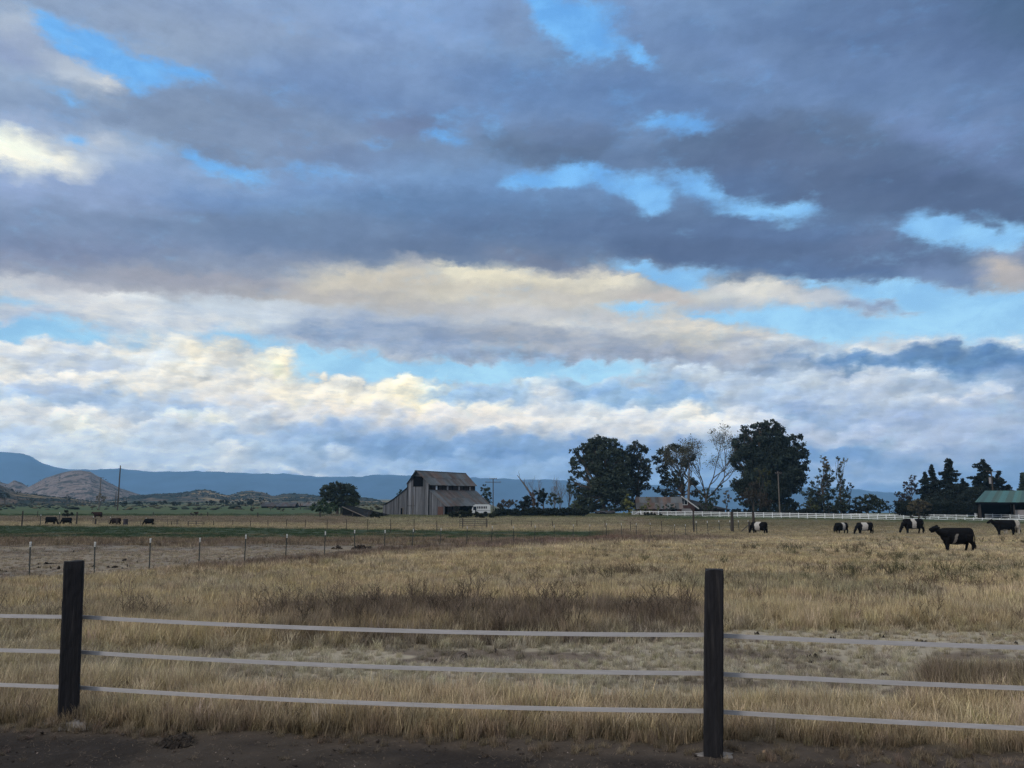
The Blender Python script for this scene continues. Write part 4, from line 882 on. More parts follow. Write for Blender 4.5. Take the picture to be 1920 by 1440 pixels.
def barrel():
    b = gpx(235, 985.5); h = 12 / F * b.y; r = 4.2 / F * b.y; root = empty('barrel', b, label='dark upright barrel beside the gates and the brown cow', cat='barrel')
    mb = MB(); prof = [(r * .97, 0), (r, .02 * h), (r * .98, .05 * h), (r * .97, .3 * h), (r * 1.03, .34 * h), (r * .97, .38 * h), (r * .97, .62 * h), (r * 1.03, .66 * h), (r * .97, .7 * h), (r * .98, .96 * h), (r, h)]
    mb.tube([(0, 0, z) for _, z in prof], [q for q, _ in prof], n=18); mb.build('drum', M['rustpipe'], root, smooth=False)
    mb = MB(); mb.tube([(0, 0, h + .001), (0, 0, h + .02)], r * .9, n=18); mb.build('lid', M['steel'], root)
barrel()

# ------------------------------------------------------------------ white board fences
def board_fence(name, pts, nposts, rails, label, gate=False):
    """pts: (px, py top, py base)"""
    root = empty(name, (0, 0, 0), label=label, cat='fence')
    xs = [p[0] for p in pts]; node = []
    for k in range(nposts):
        u = xs[0] + (xs[-1] - xs[0]) * k / (nposts - 1)
        t = np.interp(u, xs, [p[1] for p in pts]); b = np.interp(u, xs, [p[2] for p in pts])
        D = 1.32 * F / (b - t); q = at(u, b, D); node.append(q)
        mb = MB(); mb.box((-.065, -.065, -2.5), (.065, .065, 1.36)); mb.add([(-.08, -.08, 1.361), (.08, -.08, 1.361), (.08, .08, 1.361), (-.08, .08, 1.361), (0, 0, 1.42)], [(0, 1, 4), (1, 2, 4), (2, 3, 4), (3, 0, 4), (3, 2, 1, 0)])
        mb.build('post', M['white'], root, loc=q)
    for i in range(rails):
        z = 1.24 - i * (1.08 / (rails - 1)); mb = MB()
        for a, b in zip(node[:-1], node[1:]):
            d = (b - a); n = Vector((-d.y, d.x, 0)).normalized(); o = n * -.085; e = d.normalized() * .07
            vs = [p + o * s + Vector((0, 0, zz)) for s in (1, .78) for p in (a, b) for zz in (z - .065, z + .065)]
            mb.add(vs, [(0, 1, 3, 2), (4, 6, 7, 5), (0, 4, 5, 1), (2, 3, 7, 6), (1, 5, 7, 3), (0, 2, 6, 4)])
        mb.build('rail', M['white'], root)
    return root
board_fence('board_fence', [(1202, 958.5, 967.5), (1300, 959.5, 969), (1480, 962.2, 973), (1600, 964.5, 976), (1685, 967, 979), (1800, 971, 983), (1940, 974.5, 988), (2040, 977, 992)], 52, 4, 'long white board fence along the back of the right pasture')
board_fence('rear_board_fence', [(1440, 962.5, 971), (1600, 963, 972), (1700, 964.5, 974), (1820, 966, 976), (1835, 966.2, 976)], 20, 4, 'second white board fence just behind the long one')
board_fence('paddock_fence', [(1829, 963.5, 974), (1880, 965, 976), (1960, 967.5, 980), (2010, 969, 982)], 12, 4, 'taller white fence in front of the green roofed shelter')
def fence_gate():
    root = empty('white_gate', (0, 0, 0), label='white gate with slanting brace at the left end of the board fence', cat='gate')
    D = 222; a = at(1185.5, 967.5, D); b = at(1201, 967.5, D); 
    for p in (a, b): mb = MB(); mb.box((-.07, -.07, -.8), (.07, .07, 1.45)); mb.build('post', M['white'], root, loc=p)
    for z in (.15, .5, .85, 1.2):
        mb = MB(); mb.box((.09, -.03, z), ((b - a).x - .09, .03, z + .12)); mb.build('rail', M['white'], root, loc=a)
    mb = MB(); L = (b - a).x; mb.add([(.1, -.05, .2), (.3, -.05, .2), (L - .1, -.05, 1.3), (L - .3, -.05, 1.3), (.1, -.032, .2), (.3, -.032, .2), (L - .1, -.032, 1.3), (L - .3, -.032, 1.3)], [(0, 1, 2, 3), (7, 6, 5, 4), (0, 3, 7, 4), (1, 5, 6, 2), (3, 2, 6, 7), (0, 4, 5, 1)]); mb.build('brace', M['white'], root, loc=a)
fence_gate()

# ------------------------------------------------------------------ barn
def solid(pts, thick):
    """a flat polygon (list of 3D points) given a thickness along its normal"""
    P = [Vector(p) for p in pts]; n = (P[1] - P[0]).cross(P[2] - P[0]).normalized() * thick; k = len(P)
    vs = P + [p - n for p in P]; fs = [tuple(range(k)), tuple(range(2 * k - 1, k - 1, -1))] + [(i, i + k, (i + 1) % k + k, (i + 1) % k) for i in range(k)]
    return vs, fs
def boards(mb, x0, x1, zb, ztop, y, w=.30, dark=1.0, seed=0, t=.03, flip=False):
    """a wall of separate vertical boards in the plane y (or x when flip), each with its own top, tone and tiny offset"""
    r = random.Random(seed); x = x0
    while x < x1 - .02:
        e = min(x + w * r.uniform(.8, 1.2), x1); s = dark * r.choice([.6, .75, .85, .9, 1, 1, 1.1, 1.2, 1.5]) ; o = r.uniform(0, .03); g = .012
        za, zc = ztop(x + g), ztop(e - g); zz = zb + r.uniform(0, .12)
        q = [(x + g, zz), (e - g, zz), (e - g, zc), (x + g, za)]
        if flip: vs, fs = solid([(y + o, a, b) for a, b in q], t); 
        else: vs, fs = solid([(a, y - o, b) for a, b in q], t)
        mb.add(vs, fs, (s, s * .99, s * 1.0)); x = e
def sheets(mb, p00, p10, p11, p01, n, seed, thick=.05, rows=2):
    """roof plane as overlapping ribbed metal sheets; p00-p10 is the eave, p01-p11 the ridge side"""
    r = random.Random(seed); A, B, C_, D_ = (Vector(p) for p in (p00, p10, p11, p01)); nrm = (B - A).cross(D_ - A).normalized()
    for j in range(rows):
        for i in range(n):
            u0, u1 = i / n, (i + 1) / n; v0, v1 = j / rows, (j + 1) / rows + (.02 if j < rows - 1 else 0)
            P = lambda u, v: A.lerp(B, u).lerp(D_.lerp(C_, u), v) + nrm * (.035 * (j % 2) + r.uniform(0, .01))
            s = r.choice([.65, .8, .9, 1, 1, 1.1, 1.25]); rust = r.random() < (.55 if j else .35)
            c = (s * 1.05, s * .84, s * .78) if rust else (s * .92, s * 1.0, s * 1.08)
            v0_ = v0 + (r.uniform(-.03, 0) if j == 0 else 0)
            # ribs
            m = 4
            for q in range(m):
                a, b = u0 + (u1 - u0) * q / m, u0 + (u1 - u0) * (q + .5) / m; b2 = u0 + (u1 - u0) * (q + 1) / m
                up = nrm * .03
                mb.add([P(a, v0_), P(b, v0_) + up, P(b, v1) + up, P(a, v1)], [(0, 1, 2, 3)], c)
                mb.add([P(b, v0_) + up, P(b2, v0_), P(b2, v1), P(b, v1) + up], [(0, 1, 2, 3)], c)
def barn():
    o = gpx(833, 966.5); D = o.y; k = D / F * .98            # metres per pixel at the near corner
    root = empty('barn', o, R(-27), label='old weathered grey barn with high rusty metal roof and lean-to sides', cat='barn')
    W_R, W_M, W_L = 31 * k / .89, 44 * k / .89 * 1.01, 50 * k / .89 * 1.03
    xr = -W_R; xl = xr - W_M; xo = xl - W_L; L = 25.5
    zr = 82.5 * k * 1.02; ze = 60 * k * 1.02; zcl = 47.5 * k; zer = 20 * k; zel = 17.5 * k * 1.04; zll = 51 * k * 1.03
    xm = (xr + xl) / 2
    def main_top(x): return ze + (zr - ze) * (1 - abs(x - xm) / (W_M / 2))
    wl = MB(); boards(wl, xl, xr, -.6, lambda x: main_top(x) - .02, 0, seed=3)
    wl.build('gable_wall', M['board'], root, col=True)
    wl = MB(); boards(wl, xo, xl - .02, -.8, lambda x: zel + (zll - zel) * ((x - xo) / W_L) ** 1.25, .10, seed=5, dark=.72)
    wl.build('lean_to_wall', M['board'], root, col=True)
    wl = MB(); boards(wl, xr + .02, 0, -.5, lambda x: zer + (zcl - zer) * (-x / W_R), .10, seed=7, dark=.9)
    wl.build('lean_to_wall', M['board'], root, col=True)
    # hay door high in the gable
    hx0, hx1 = xl + W_M * .28, xl + W_M * .71; hz0 = 54.5 * k * 1.02
    d = MB(); vs, fs = solid([(hx0, -.075, hz0), (hx1, -.075, hz0), (hx1, -.075, main_top(hx1) - .1), (hx0 + .2, -.075, main_top(hx0 + .2) - .1), (hx0, -.075, main_top(hx0) - .15)], .03)
    d.add(vs, fs); hd = d.build('hay_door', M['dark'], root)
    tr = MB(); tr.box((hx0 - .12, -.13, hz0 - .12), (hx1 + .12, -.078, hz0 - .003)); tr.box((hx1 + .003, -.13, hz0), (hx1 + .12, -.078, main_top(hx1) - .1)); tr.build('frame', M['darkwood'], hd)
    # small openings and battens of the gable
    w = MB(); w.box((xl - 2.1, -.02, .2), (xl - 1.5, .065, 1.9)); w.build('door', M['dark'], root)
    w = MB(); w.box((xl - 1.45, -.03, 0), (xl - 1.22, .06, 2.1)); w.build('door_jamb', M['palebark'], root)
    w = MB(); w.box((xl + 2.0, -.14, .3), (xl + 2.14, -.076, 5.4)); w.build('door_track', M['palebark'], root)
    w = MB(); w.box((xl - .05, -.16, -.5), (xl + .12, -.08, ze - .3)); w.build('corner_board', M['board'], root); w = MB(); w.box((xr - .12, -.16, -.5), (xr + .05, -.08, ze - .3)); w.build('corner_board', M['board'], root)
    w = MB(); w.box((xr + W_R * .58, -.03, -.2), (xr + W_R * .93, .06, 2.35)); w.build('door', M['brick'], root)
    for z in (2.5,): w = MB(); w.box((xl + .1, -.13, z), (xl + 2.6, -.078, z + .1)); w.build('rail', M['oldwood'], root)
    # long side : clerestory, open stalls
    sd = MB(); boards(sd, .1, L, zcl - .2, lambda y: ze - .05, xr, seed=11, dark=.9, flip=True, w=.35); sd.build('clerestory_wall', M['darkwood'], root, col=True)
    for i, f in enumerate((.13, .36, .61, .86)):
        y = L * f; q = MB(); q.box((xr + .05, y - .02, zcl + .15), (xr + .11, y + .75, ze - .75)); wn = q.build('window', M['panel' if i else 'white'], root)
    q = MB(); q.box((xr + .05, L * .13 + .8, zcl + .1), (xr + .1, L * .13 + 1.5, ze - .6)); q.build('opening', M['dark'], root)
    for f in (.03, .26, .48, .73, .985):
        q = MB(); q.box((xr + .06, L * f - .09, zcl - .1), (xr + .13, L * f + .09, ze - .1)); q.build('stud', M['darkwood'], root)
    sd = MB(); sd.box((-1.6, .3, -.6), (-1.5, L - .1, zer + .6)); sd.build('back_stall_wall', M['dark'], root)
    sd = MB()
    for i in range(7): y = .2 + (L - .4) * i / 6; sd = MB(); sd.box((-.22, y - .1, -.6), (-.02, y + .1, zer - .05)); sd.build('stall_post', M['darkwood'], root)
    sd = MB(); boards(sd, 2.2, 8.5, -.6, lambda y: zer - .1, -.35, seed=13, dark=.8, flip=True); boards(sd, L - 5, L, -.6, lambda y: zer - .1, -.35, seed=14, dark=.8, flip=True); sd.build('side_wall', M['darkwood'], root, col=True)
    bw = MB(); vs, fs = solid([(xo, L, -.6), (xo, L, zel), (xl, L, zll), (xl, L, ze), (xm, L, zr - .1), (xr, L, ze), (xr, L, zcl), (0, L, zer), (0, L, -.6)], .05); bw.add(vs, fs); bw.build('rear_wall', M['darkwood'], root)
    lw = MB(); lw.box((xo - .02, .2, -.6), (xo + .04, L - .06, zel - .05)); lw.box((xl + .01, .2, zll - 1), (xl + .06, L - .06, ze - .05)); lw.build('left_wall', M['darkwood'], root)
    # roofs
    ov = 1.5; oe = .55; sl = (zr - ze) / (W_M / 2)
    rf = MB(); sheets(rf, (xr + oe, -.5, ze - oe * sl), (xr + oe, L + .4, ze - oe * sl), (xm, L + .4, zr + .12), (xm, -ov, zr + .12), 17, 3); rf.build('roof', M['roof'], root, col=True)
    rf = MB(); sheets(rf, (xl - oe * .4, L + .4, ze - oe * .4 * sl), (xl - oe * .4, -.3, ze - oe * .4 * sl), (xm, -ov, zr + .12), (xm, L + .4, zr + .12), 17, 4); rf.build('roof', M['roof'], root, col=True)
    rc = MB(); rc.add([(xm - .3, -ov - .1, zr + .08), (xm, -ov - .1, zr + .22), (xm + .3, -ov - .1, zr + .08), (xm - .3, L + .45, zr + .08), (xm, L + .45, zr + .22), (xm + .3, L + .45, zr + .08)], [(0, 1, 4, 3), (1, 2, 5, 4), (0, 2, 1), (3, 4, 5), (0, 3, 5, 2)]); rc.build('ridge_cap', M['asphalt'], root)
    s2 = (zcl - zer) / W_R
    rf = MB(); sheets(rf, (.45, -.35, zer - .45 * s2), (.45, L + .5, zer - .45 * s2), (xr + .05, L + .5, zcl + .08), (xr + .05, -.2, zcl + .08), 19, 5); rf.build('lean_to_roof', M['roof'], root, col=True)
    rf = MB(); N = 6
    for i in range(N):
        a, b = i / N, (i + 1) / N; za = zel + (zll - zel) * a ** 1.25; zb = zel + (zll - zel) * b ** 1.25
        sheets(rf, (xo + W_L * a - (.4 if i == 0 else 0), L + .3, za + .1), (xo + W_L * a - (.4 if i == 0 else 0), -.3, za + .1), (xo + W_L * b, -.3, zb + .1), (xo + W_L * b, L + .3, zb + .1), 12, 20 + i, rows=1)
    rf.build('lean_to_roof', M['roof'], root, col=True)
barn()

def bus():
    b = gpx(886, 966); D = b.y + 1.5; b = gD(885, D); k = D / F * .98; L = 35 * k; Hh = 2.9; root = empty('bus', b, R(4), label='old white bus parked at the open side of the barn', cat='bus')
    z0 = .55
    mb = MB(); prof = [(0, z0), (0, 1.5), (.25, 2.1), (.55, Hh - .25), (1.0, Hh), (L - .4, Hh), (L, Hh - .25), (L, z0)]
    vs = [(x, 0, z) for x, z in prof] + [(x, 2.4, z) for x, z in prof]; n = len(prof)
    mb.add(vs, [tuple(range(n))[::-1], tuple(range(n, 2 * n))] + [(i, (i + 1) % n, (i + 1) % n + n, i + n) for i in range(n)]); mb.build('body', M['buswhite'], root)
    for i in range(6):
        x = 1.45 + i * (L - 2.3) / 6; q = MB(); q.box((x, -.012, 1.75), (x + (L - 2.3) / 6 - .16, -.002, 2.4)); q.build('window', M['glass'], root)
    q = MB(); q.box((.35, -.012, 1.35), (1.25, -.002, 2.35)); q.build('windscreen', M['glass'], root)
    q = MB(); q.box((.9, -.1, .5), (1.2, -.02, 1.5)); q.build('door', M['dark'], root)
    q = MB(); q.box((1.4, -.03, 1.2), (L - .1, -.004, 1.28)); q.build('trim', M['steel'], root)
    for x in (1.3, L - 1.3): q = MB(); q.tube([(x, -.02, .5), (x, .3, .5)], .5, n=20); q.build('wheel', M['dark'], root)
bus()
def collapsed_roof():
    a = gpx(641, 968); b = gpx(688, 971); root = empty('fallen_shed_roof', a, label='fallen brown shed roof sloping to the ground beside the gate', cat='shed roof'); d = b - a
    mb = MB(); top = 17 / F * a.y; vs, fs = solid([(0, 0, top), (d.x, d.y, .15), (d.x + 1, 5, .3), (1, 5, top + .4)], .15); mb.add(vs, fs); mb.build('roof', M['darkwood'], root)
    mb = MB(); vs, fs = solid([(0.05, .1, -.3), (d.x, d.y + .1, -.3), (d.x, d.y + .1, 0), (.05, .1, top - .2)], .1); mb.add(vs, fs); mb.build('gable', M['darkwood'], root)
    mb = MB(); mb.tube([(0, -.12, top + .08), (d.x, d.y - .12, .2)], .09, n=5); mb.build('edge_beam', M['palebark'], root)
collapsed_roof()
def gable_building(name, label, px0, px1, pye, pyr, pyb, D, depth, mats, rz=0, ridge_along=True, over=.5, cat='house', wins=(), wallpy=None):
    a = at(px0, pyb, D); b = at(px1, pyb, D); L = (b - a).x; k = D / F * .98; ze = (pyb - pye) * k; zr = (pyb - pyr) * k
    root = empty(name, a, rz, label=label, cat=cat); W = depth; mw, mr = mats
    mb = MB(); vs = [(0, 0, -2), (L, 0, -2), (L, W, -2), (0, W, -2), (0, 0, ze), (L, 0, ze), (L, W, ze), (0, W, ze), (0, W / 2, zr - .1), (L, W / 2, zr - .1)]
    mb.add(vs, [(0, 1, 5, 4), (1, 2, 6, 9, 5), (2, 3, 7, 6), (3, 0, 4, 8, 7)]); mb.build('wall', mw, root)
    s = (zr - ze) / (W / 2)
    for (e, f) in ((-over, 1), (W + over, -1)):
        rf = MB()
        if f > 0: sheets(rf, (-over, e, ze - over * s + .1), (L + over, e, ze - over * s + .1), (L + over, W / 2, zr), (-over, W / 2, zr), 12, 31, rows=2)
        else: sheets(rf, (L + over, e, ze - over * s + .1), (-over, e, ze - over * s + .1), (-over, W / 2, zr), (L + over, W / 2, zr), 12, 33, rows=2)
        rf.build('roof', mr, root, col=True)
    for (x0, x1, z0, z1, m_) in wins:
        q = MB(); q.box((L * x0, -.06, ze * z0), (L * x1, -.01, ze * z1)); q.build('window' if m_ != 'dark' else 'opening', M[m_], root)
    return root, L, ze, zr
M['plainroof'] = material('shingle roof', (.055, .056, .066), .9, attr=True, var=.3, vscale=2)
M['greenroof'] = material('green ribbed metal roof', (.022, .088, .092), .5, attr=True, var=.10, vscale=1.2, spec=.4)
gable_building('outbuilding', 'low outbuilding with patchy rusty metal roof behind the white fence', 1196, 1277, 952, 932, 969, 234, 7, (M['brick'], M['roof']), R(-6), cat='outbuilding', wins=((.1, .2, .2, .9, 'dark'), (.45, .55, .3, .8, 'dark'), (.75, .9, .2, .9, 'dark')))
def farmhouse():
    D = 240; k = D / F * .98; a = at(1268, 968, D); root = empty('farmhouse', a, 0, label='farmhouse with white-trimmed gable window and dark shingle roof', cat='house')
    ze = (968 - 949) * k; zr = (968 - 930) * k; Wg = 36 * k; L = 16
    mb = MB(); mb.add([(0, 0, -2), (Wg, 0, -2), (Wg, 0, ze), (Wg / 2 - 1.2, 0, zr - .15), (0, 0, ze), (0, L, -2), (Wg, L, -2), (Wg, L, ze), (Wg / 2 - 1.2, L, zr - .15), (0, L, ze)], [(0, 1, 2, 3, 4), (1, 6, 7, 2), (6, 5, 9, 8, 7), (5, 0, 4, 9)]); mb.build('wall', M['brick'], root)
    xr = Wg / 2 - 1.2
    for (x0, z0, x1, z1) in ((-.8, ze - .6, xr, zr), (xr, zr, Wg + .9, ze - .6)):
        q = MB(); vs, fs = solid([(x0, -.8, z0), (x1, -.8, z1), (x1, L, z1), (x0, L, z0)], .2); q.add(vs, fs); q.build('roof', M['asphalt'], root)
        t = MB(); vs, fs = solid([(x0, -.86, z0 - .35), (x1, -.86, z1 - .35), (x1, -.86, z1 + .02), (x0, -.86, z0 + .02)], .05); t.add(vs, fs); t.build('fascia', M['buswhite'], root)
    w = MB(); w.box((xr - .2, -.05, ze + .3), (xr + 1.9, -.01, ze + 2.2)); wf = w.build('window', M['buswhite'], root)
    w = MB(); w.box((xr - .02, -.08, ze + .5), (xr + .75, -.052, ze + 2.0)); w.box((xr + .9, -.08, ze + .5), (xr + 1.7, -.052, ze + 2.0)); w.build('pane', M['glass'], wf)
    # porch and the long wing to the right
    w = MB(); vs, fs = solid([(-.5, -3.2, ze - 1.6), (Wg * .75, -3.2, ze - 1.6), (Wg * .75, -.02, ze - .7), (-.5, -.02, ze - .7)], .15); w.add(vs, fs); w.build('porch_roof', M['panel'], root)
    for x in (-.2, Wg * .35, Wg * .7): w = MB(); w.box((x, -3.1, -2), (x + .2, -2.9, ze - 1.75)); w.build('porch_post', M['buswhite'], root)
    X2 = (1373 - 1268) * k; mb = MB(); mb.box((Wg + .02, 3, -2), (X2 - 1.2, 11, 13.5 * k)); mb.build('wing_wall', M['brick'], root)
    for i in range(4): w = MB(); w.box((Wg + 10 + i * 1.7, 2.94, 1.0), (Wg + 11 + i * 1.7, 2.99, 2.1)); w.build('window', M['glass'], root)
    q = MB(); vs, fs = solid([(Wg - 3, 2, 17 * k), (X2 + .3, 2, 12.5 * k), (X2 - 5, 7, 22 * k), (Wg - 3, 7, 37 * k)], .2); q.add(vs, fs)
    vs, fs = solid([(X2 + .3, 12, 12.5 * k), (Wg - 3, 12, 17 * k), (Wg - 3, 7, 37 * k), (X2 - 5, 7, 22 * k)], .2); q.add(vs, fs); vs, fs = solid([(X2 + .3, 2, 12.5 * k), (X2 + .3, 12, 12.5 * k), (X2 - 5, 7, 22 * k)], .2); q.add(vs, fs); q.build('wing_roof', M['asphalt'], root)
farmhouse()
gable_building('cattle_shed', 'small low cattle shed with pale edge under the big trees', 1118, 1150, 960.5, 958, 967, 232, 4, (M['dark'], M['plainroof']), 0, cat='shed', wins=((.02, .2, .82, .99, 'buswhite'), (.55, .98, .82, .99, 'buswhite')))
gable_building('long_shed', 'long dark low shed in the far left field', 490, 551, 949, 942, 951, 420, 9, (M['darkwood'], M['plainroof']), R(3), cat='shed')
gable_building('grey_shed', 'pale blue-grey roofed shed beside the long dark shed', 556, 584, 948, 942.5, 951.5, 470, 9, (M['darkwood'], M['roof']), 0, cat='shed')
def shelter():
    D = 178; k = D / F * .98; a = at(1837, 973, D); root = empty('green_shelter', a, R(-28), label='open timber shelter with green metal roof at the right edge', cat='shelter')
    ze = (973 - 941.5) * k; zr = (973 - 920) * k; L = 17; W = 9; x1 = (1849 - 1835) * k
    rf = MB(); sheets(rf, (-.4, -.5, ze), (L, -.5, ze), (L, W / 2, zr), (x1, W / 2, zr), 26, 51, rows=1); rf.build('roof', M['greenroof'], root, col=True)
    rf = MB(); sheets(rf, (L, W + .5, ze), (-.4, W + .5, ze), (x1, W / 2, zr), (L, W / 2, zr), 26, 52, rows=1); rf.build('roof', M['greenroof'], root, col=True)
    rf = MB(); vs, fs = solid([(-.4, -.5, ze - .02), (x1, W / 2, zr - .02), (-.4, W + .5, ze - .02)], .05); rf.add(vs, fs); rf.build('hip', M['green'], root)
    b = MB(); b.box((-.35, -.5, ze - .5), (L, -.35, ze - .07)); b.box((-.35, W + .2, ze - .5), (L, W + .4, ze - .07)); b.box((-.34, -.34, ze - .5), (-.2, W + .19, ze - .07)); b.build('fascia', M['dark'], root)
    for x, y in ((.25, .1), (6.6, .1), (9.2, .1), (.25, W - .3), (6.6, W - .3), (12, .1), (15.5, .1)):
        p = MB(); p.box((x - .14, y - .14, -1.5), (x + .14, y + .14, ze - .1)); p.build('post', M['oldwood'], root)
    for x0, x1_ in ((6.8, 9.0), (9.4, 11.8), (12.2, 15.3)):
        p = MB(); p.box((x0, 1.2, .3), (x1_, 1.3, 2.0)); p.build('panel', M['panel'], root)
    p = MB(); p.box((6.6, 1.1, 2.1), (L, 1.25, 2.35)); p.build('beam', M['darkwood'], root)
    p = MB(); p.box((-.1, W + .0, -1), (L, W + .1, ze - .3)); p.build('rear_wall', M['darkwood'], root)
shelter()

# ------------------------------------------------------------------ utility poles
def utility_pole(px, pyt, D, pyb, w, label, arms=(), box=False, pale=False, lean=0):
    b = at(px, pyb, D); h = (pyb - pyt) / F * D; r = w / 2 / F * D; root = empty('utility_pole', b, label=label, cat='utility pole')
    mb = MB(); mb.tube([(0, 0, -1.5), (lean * .5, 0, h * .5), (lean, 0, h)], [r * 1.15, r, r * .85], n=9); mb.build('pole', M['palebark' if pale else 'bark'], root)
    for (z, l) in arms:
        q = MB(); q.box((lean * z - l, -r - .11, h * z - .06), (lean * z + l, -r - .002, h * z + .08)); ar = q.build('crossarm', M['bark'], root)
        for s in (-.9, -.4, .4, .9):
            i_ = MB(); i_.tube([(lean * z + l * s, -r - .055, h * z + .081), (lean * z + l * s, -r - .055, h * z + .24)], [.06, .045], n=6); i_.build('insulator', M['panel'], ar)
    if box:
        q = MB(); q.tube([(-.45, 0, h * .72), (-.45, 0, h * .86)], .26, n=10); q.build('transformer', M['panel'], root)
utility_pole(924.5, 898, 215, 965, 1.8, 'utility pole with two crossarms just right of the barn', ((.985, 1.0), (.89, 2.1)))
utility_pole(220.5, 874, 330, 950, 2.3, 'tallest bare pole standing before the rocky hill')
utility_pole(185.5, 896, 380, 950, 1.7, 'shorter pole with one crossarm before the rocky hill', ((.985, 1.6),), pale=True)
utility_pole(216, 922, 420, 950, 1.5, 'stub pole close beside the tallest bare pole')
utility_pole(1462.5, 885, 206, 967, 2.2, 'pale utility pole in front of the big round tree', ((.95, .8),), pale=True)
utility_pole(1865.5, 885, 200, 968, 2.4, 'utility pole with transformer behind the green roof', ((.985, 1.4),), box=True)

# ------------------------------------------------------------------ trees
def leaf_quads(P, size, col, r, stretch=1.5, droop=None):
    n = len(P); u = r.normal(size=(n, 3)); u /= np.linalg.norm(u, axis=1)[:, None]
    if droop is not None: u = u * (1 - droop) + np.array([0, 0, -1.0]) * droop; u /= np.linalg.norm(u, axis=1)[:, None]
    w = np.cross(u, r.normal(size=(n, 3))); w /= np.linalg.norm(w, axis=1)[:, None] + 1e-9
    s = size * r.uniform(.55, 1.3, n)[:, None]; a = u * s * stretch * .5; b = w * s * .5
    V = np.stack([P - a, P + b * .9, P + a, P - b * .9], 1).reshape(-1, 3)
    Fc = np.arange(4 * n).reshape(n, 4); return V, Fc, np.repeat(col, 4, 0)
def crown_points(blobs, base, D, per, r, sub=.34, dens=1.0, leaf=.4, depth=.85):
    """leaf positions gathered in clumps over the shells of the given lobes, and the clump centres"""
    k = D / F; P = []; Cc = []; centres = []
    for (cx, cy, rx, ry) in blobs:
        c = np.array(at(cx, cy, D)) - np.array(base); R_x, R_z = rx * k, ry * k; R_y = (rx + ry) / 2 * k * depth
        area = rx * ry; m = max(6, int(area / 11 * dens))
        q = r.normal(size=(m, 3)); q /= np.linalg.norm(q, axis=1)[:, None]; q *= (r.uniform(.35, 1, m) ** .45)[:, None] * .84
        cc = c + q * np.array([R_x, R_y, R_z]); sr = sub * min(R_x, R_z) * r.uniform(.55, 1.35, m)
        sr = np.clip(sr, .22, 2.2)
        cnt = np.maximum(8, (per * 4.2 * (.35 / max(leaf, .2)) ** 1.6 * (sr ** 2) + 5).astype(int))
        for j in range(m):
            d = r.normal(size=(cnt[j], 3)); d /= np.linalg.norm(d, axis=1)[:, None]; d *= (r.uniform(.1, 1.0, cnt[j]) ** .5 * (1 + .25 * r.normal(size=cnt[j])))[:, None]
            d[:, 2] *= .75; P.append(cc[j] + d * sr[j]); Cc.append(np.full(cnt[j], r.uniform(.65, 1.4)))
        centres.append((c, cc))
    return np.concatenate(P), np.concatenate(Cc), centres
def limb(mb, a, b, r0, r1, r, wob=.08, seg=5):
    a = Vector(a); b = Vector(b); L = (b - a).length; pts = []
    for i in range(seg + 1):
        t = i / seg; p = a.lerp(b, t)
        if 0 < i < seg: p += Vector(r.normal(size=3)) * L * wob * .5
        p.z += math.sin(t * math.pi) * L * .05; pts.append(p)
    mb.tube(pts, [r0 + (r1 - r0) * i / seg for i in range(seg + 1)], n=6, cap=False); return pts
def leafy_tree(label, px, pyb, D, blobs, colour, per=26, leaf=.42, name='tree', cat='tree', trunk=.35, seed=1, accents=(), group=None, bark='bark', fork=.35, sub=.34, dens=1.0, stretch=1.5, droop=None, twigs=True, ground=None):
    r = np.random.default_rng(seed); base = at(px, pyb, D)
    root = empty(name, base, label=label, cat=cat, group=group)
    P, Cv, centres = crown_points(blobs, base, D, per, r, sub, dens, leaf)
    P = P[P[:, 2] > -.4]; Cv = Cv[:len(P)]
    c = np.array(colour)[None, :] * (Cv * r.uniform(.7, 1.35, len(P)))[:, None]
    for (ax, ay, arx, ary, ac, am) in accents:
        q = np.array(at(ax, ay, D)) - np.array(base); k = D / F
        d = ((P[:, 0] - q[0]) / (arx * k)) ** 2 + ((P[:, 2] - q[2]) / (ary * k)) ** 2
        w = np.clip(1.3 - d, 0, 1) * (r.random(len(P)) < am); c = c * (1 - w[:, None]) + np.array(ac)[None, :] * (Cv * r.uniform(.7, 1.3, len(P)))[:, None] * w[:, None]
    V, Fc, C_ = leaf_quads(P, leaf, c, r, stretch, droop)
    np_mesh('crown', V, Fc, M['leaf'], C_, root)
    if trunk:
        mb = MB(); top = max(cc[0][2] for cc in centres); fk = Vector((r.normal() * trunk, r.normal() * trunk, max(1.0, top * fork)))
        limb(mb, (0, 0, -1.5), fk, trunk * 1.25, trunk * .9, r, .03)
        for (cm, cc) in centres:
            pts = limb(mb, fk, cm, trunk * .55, trunk * .22, r, .10)
            if twigs:
                for j in r.permutation(len(cc))[:10]:
                    s = pts[int(r.integers(2, len(pts)))]; limb(mb, s, cc[j], trunk * .16, trunk * .04, r, .12, 3)
        mb.build('trunk', M[bark], root)
    return root
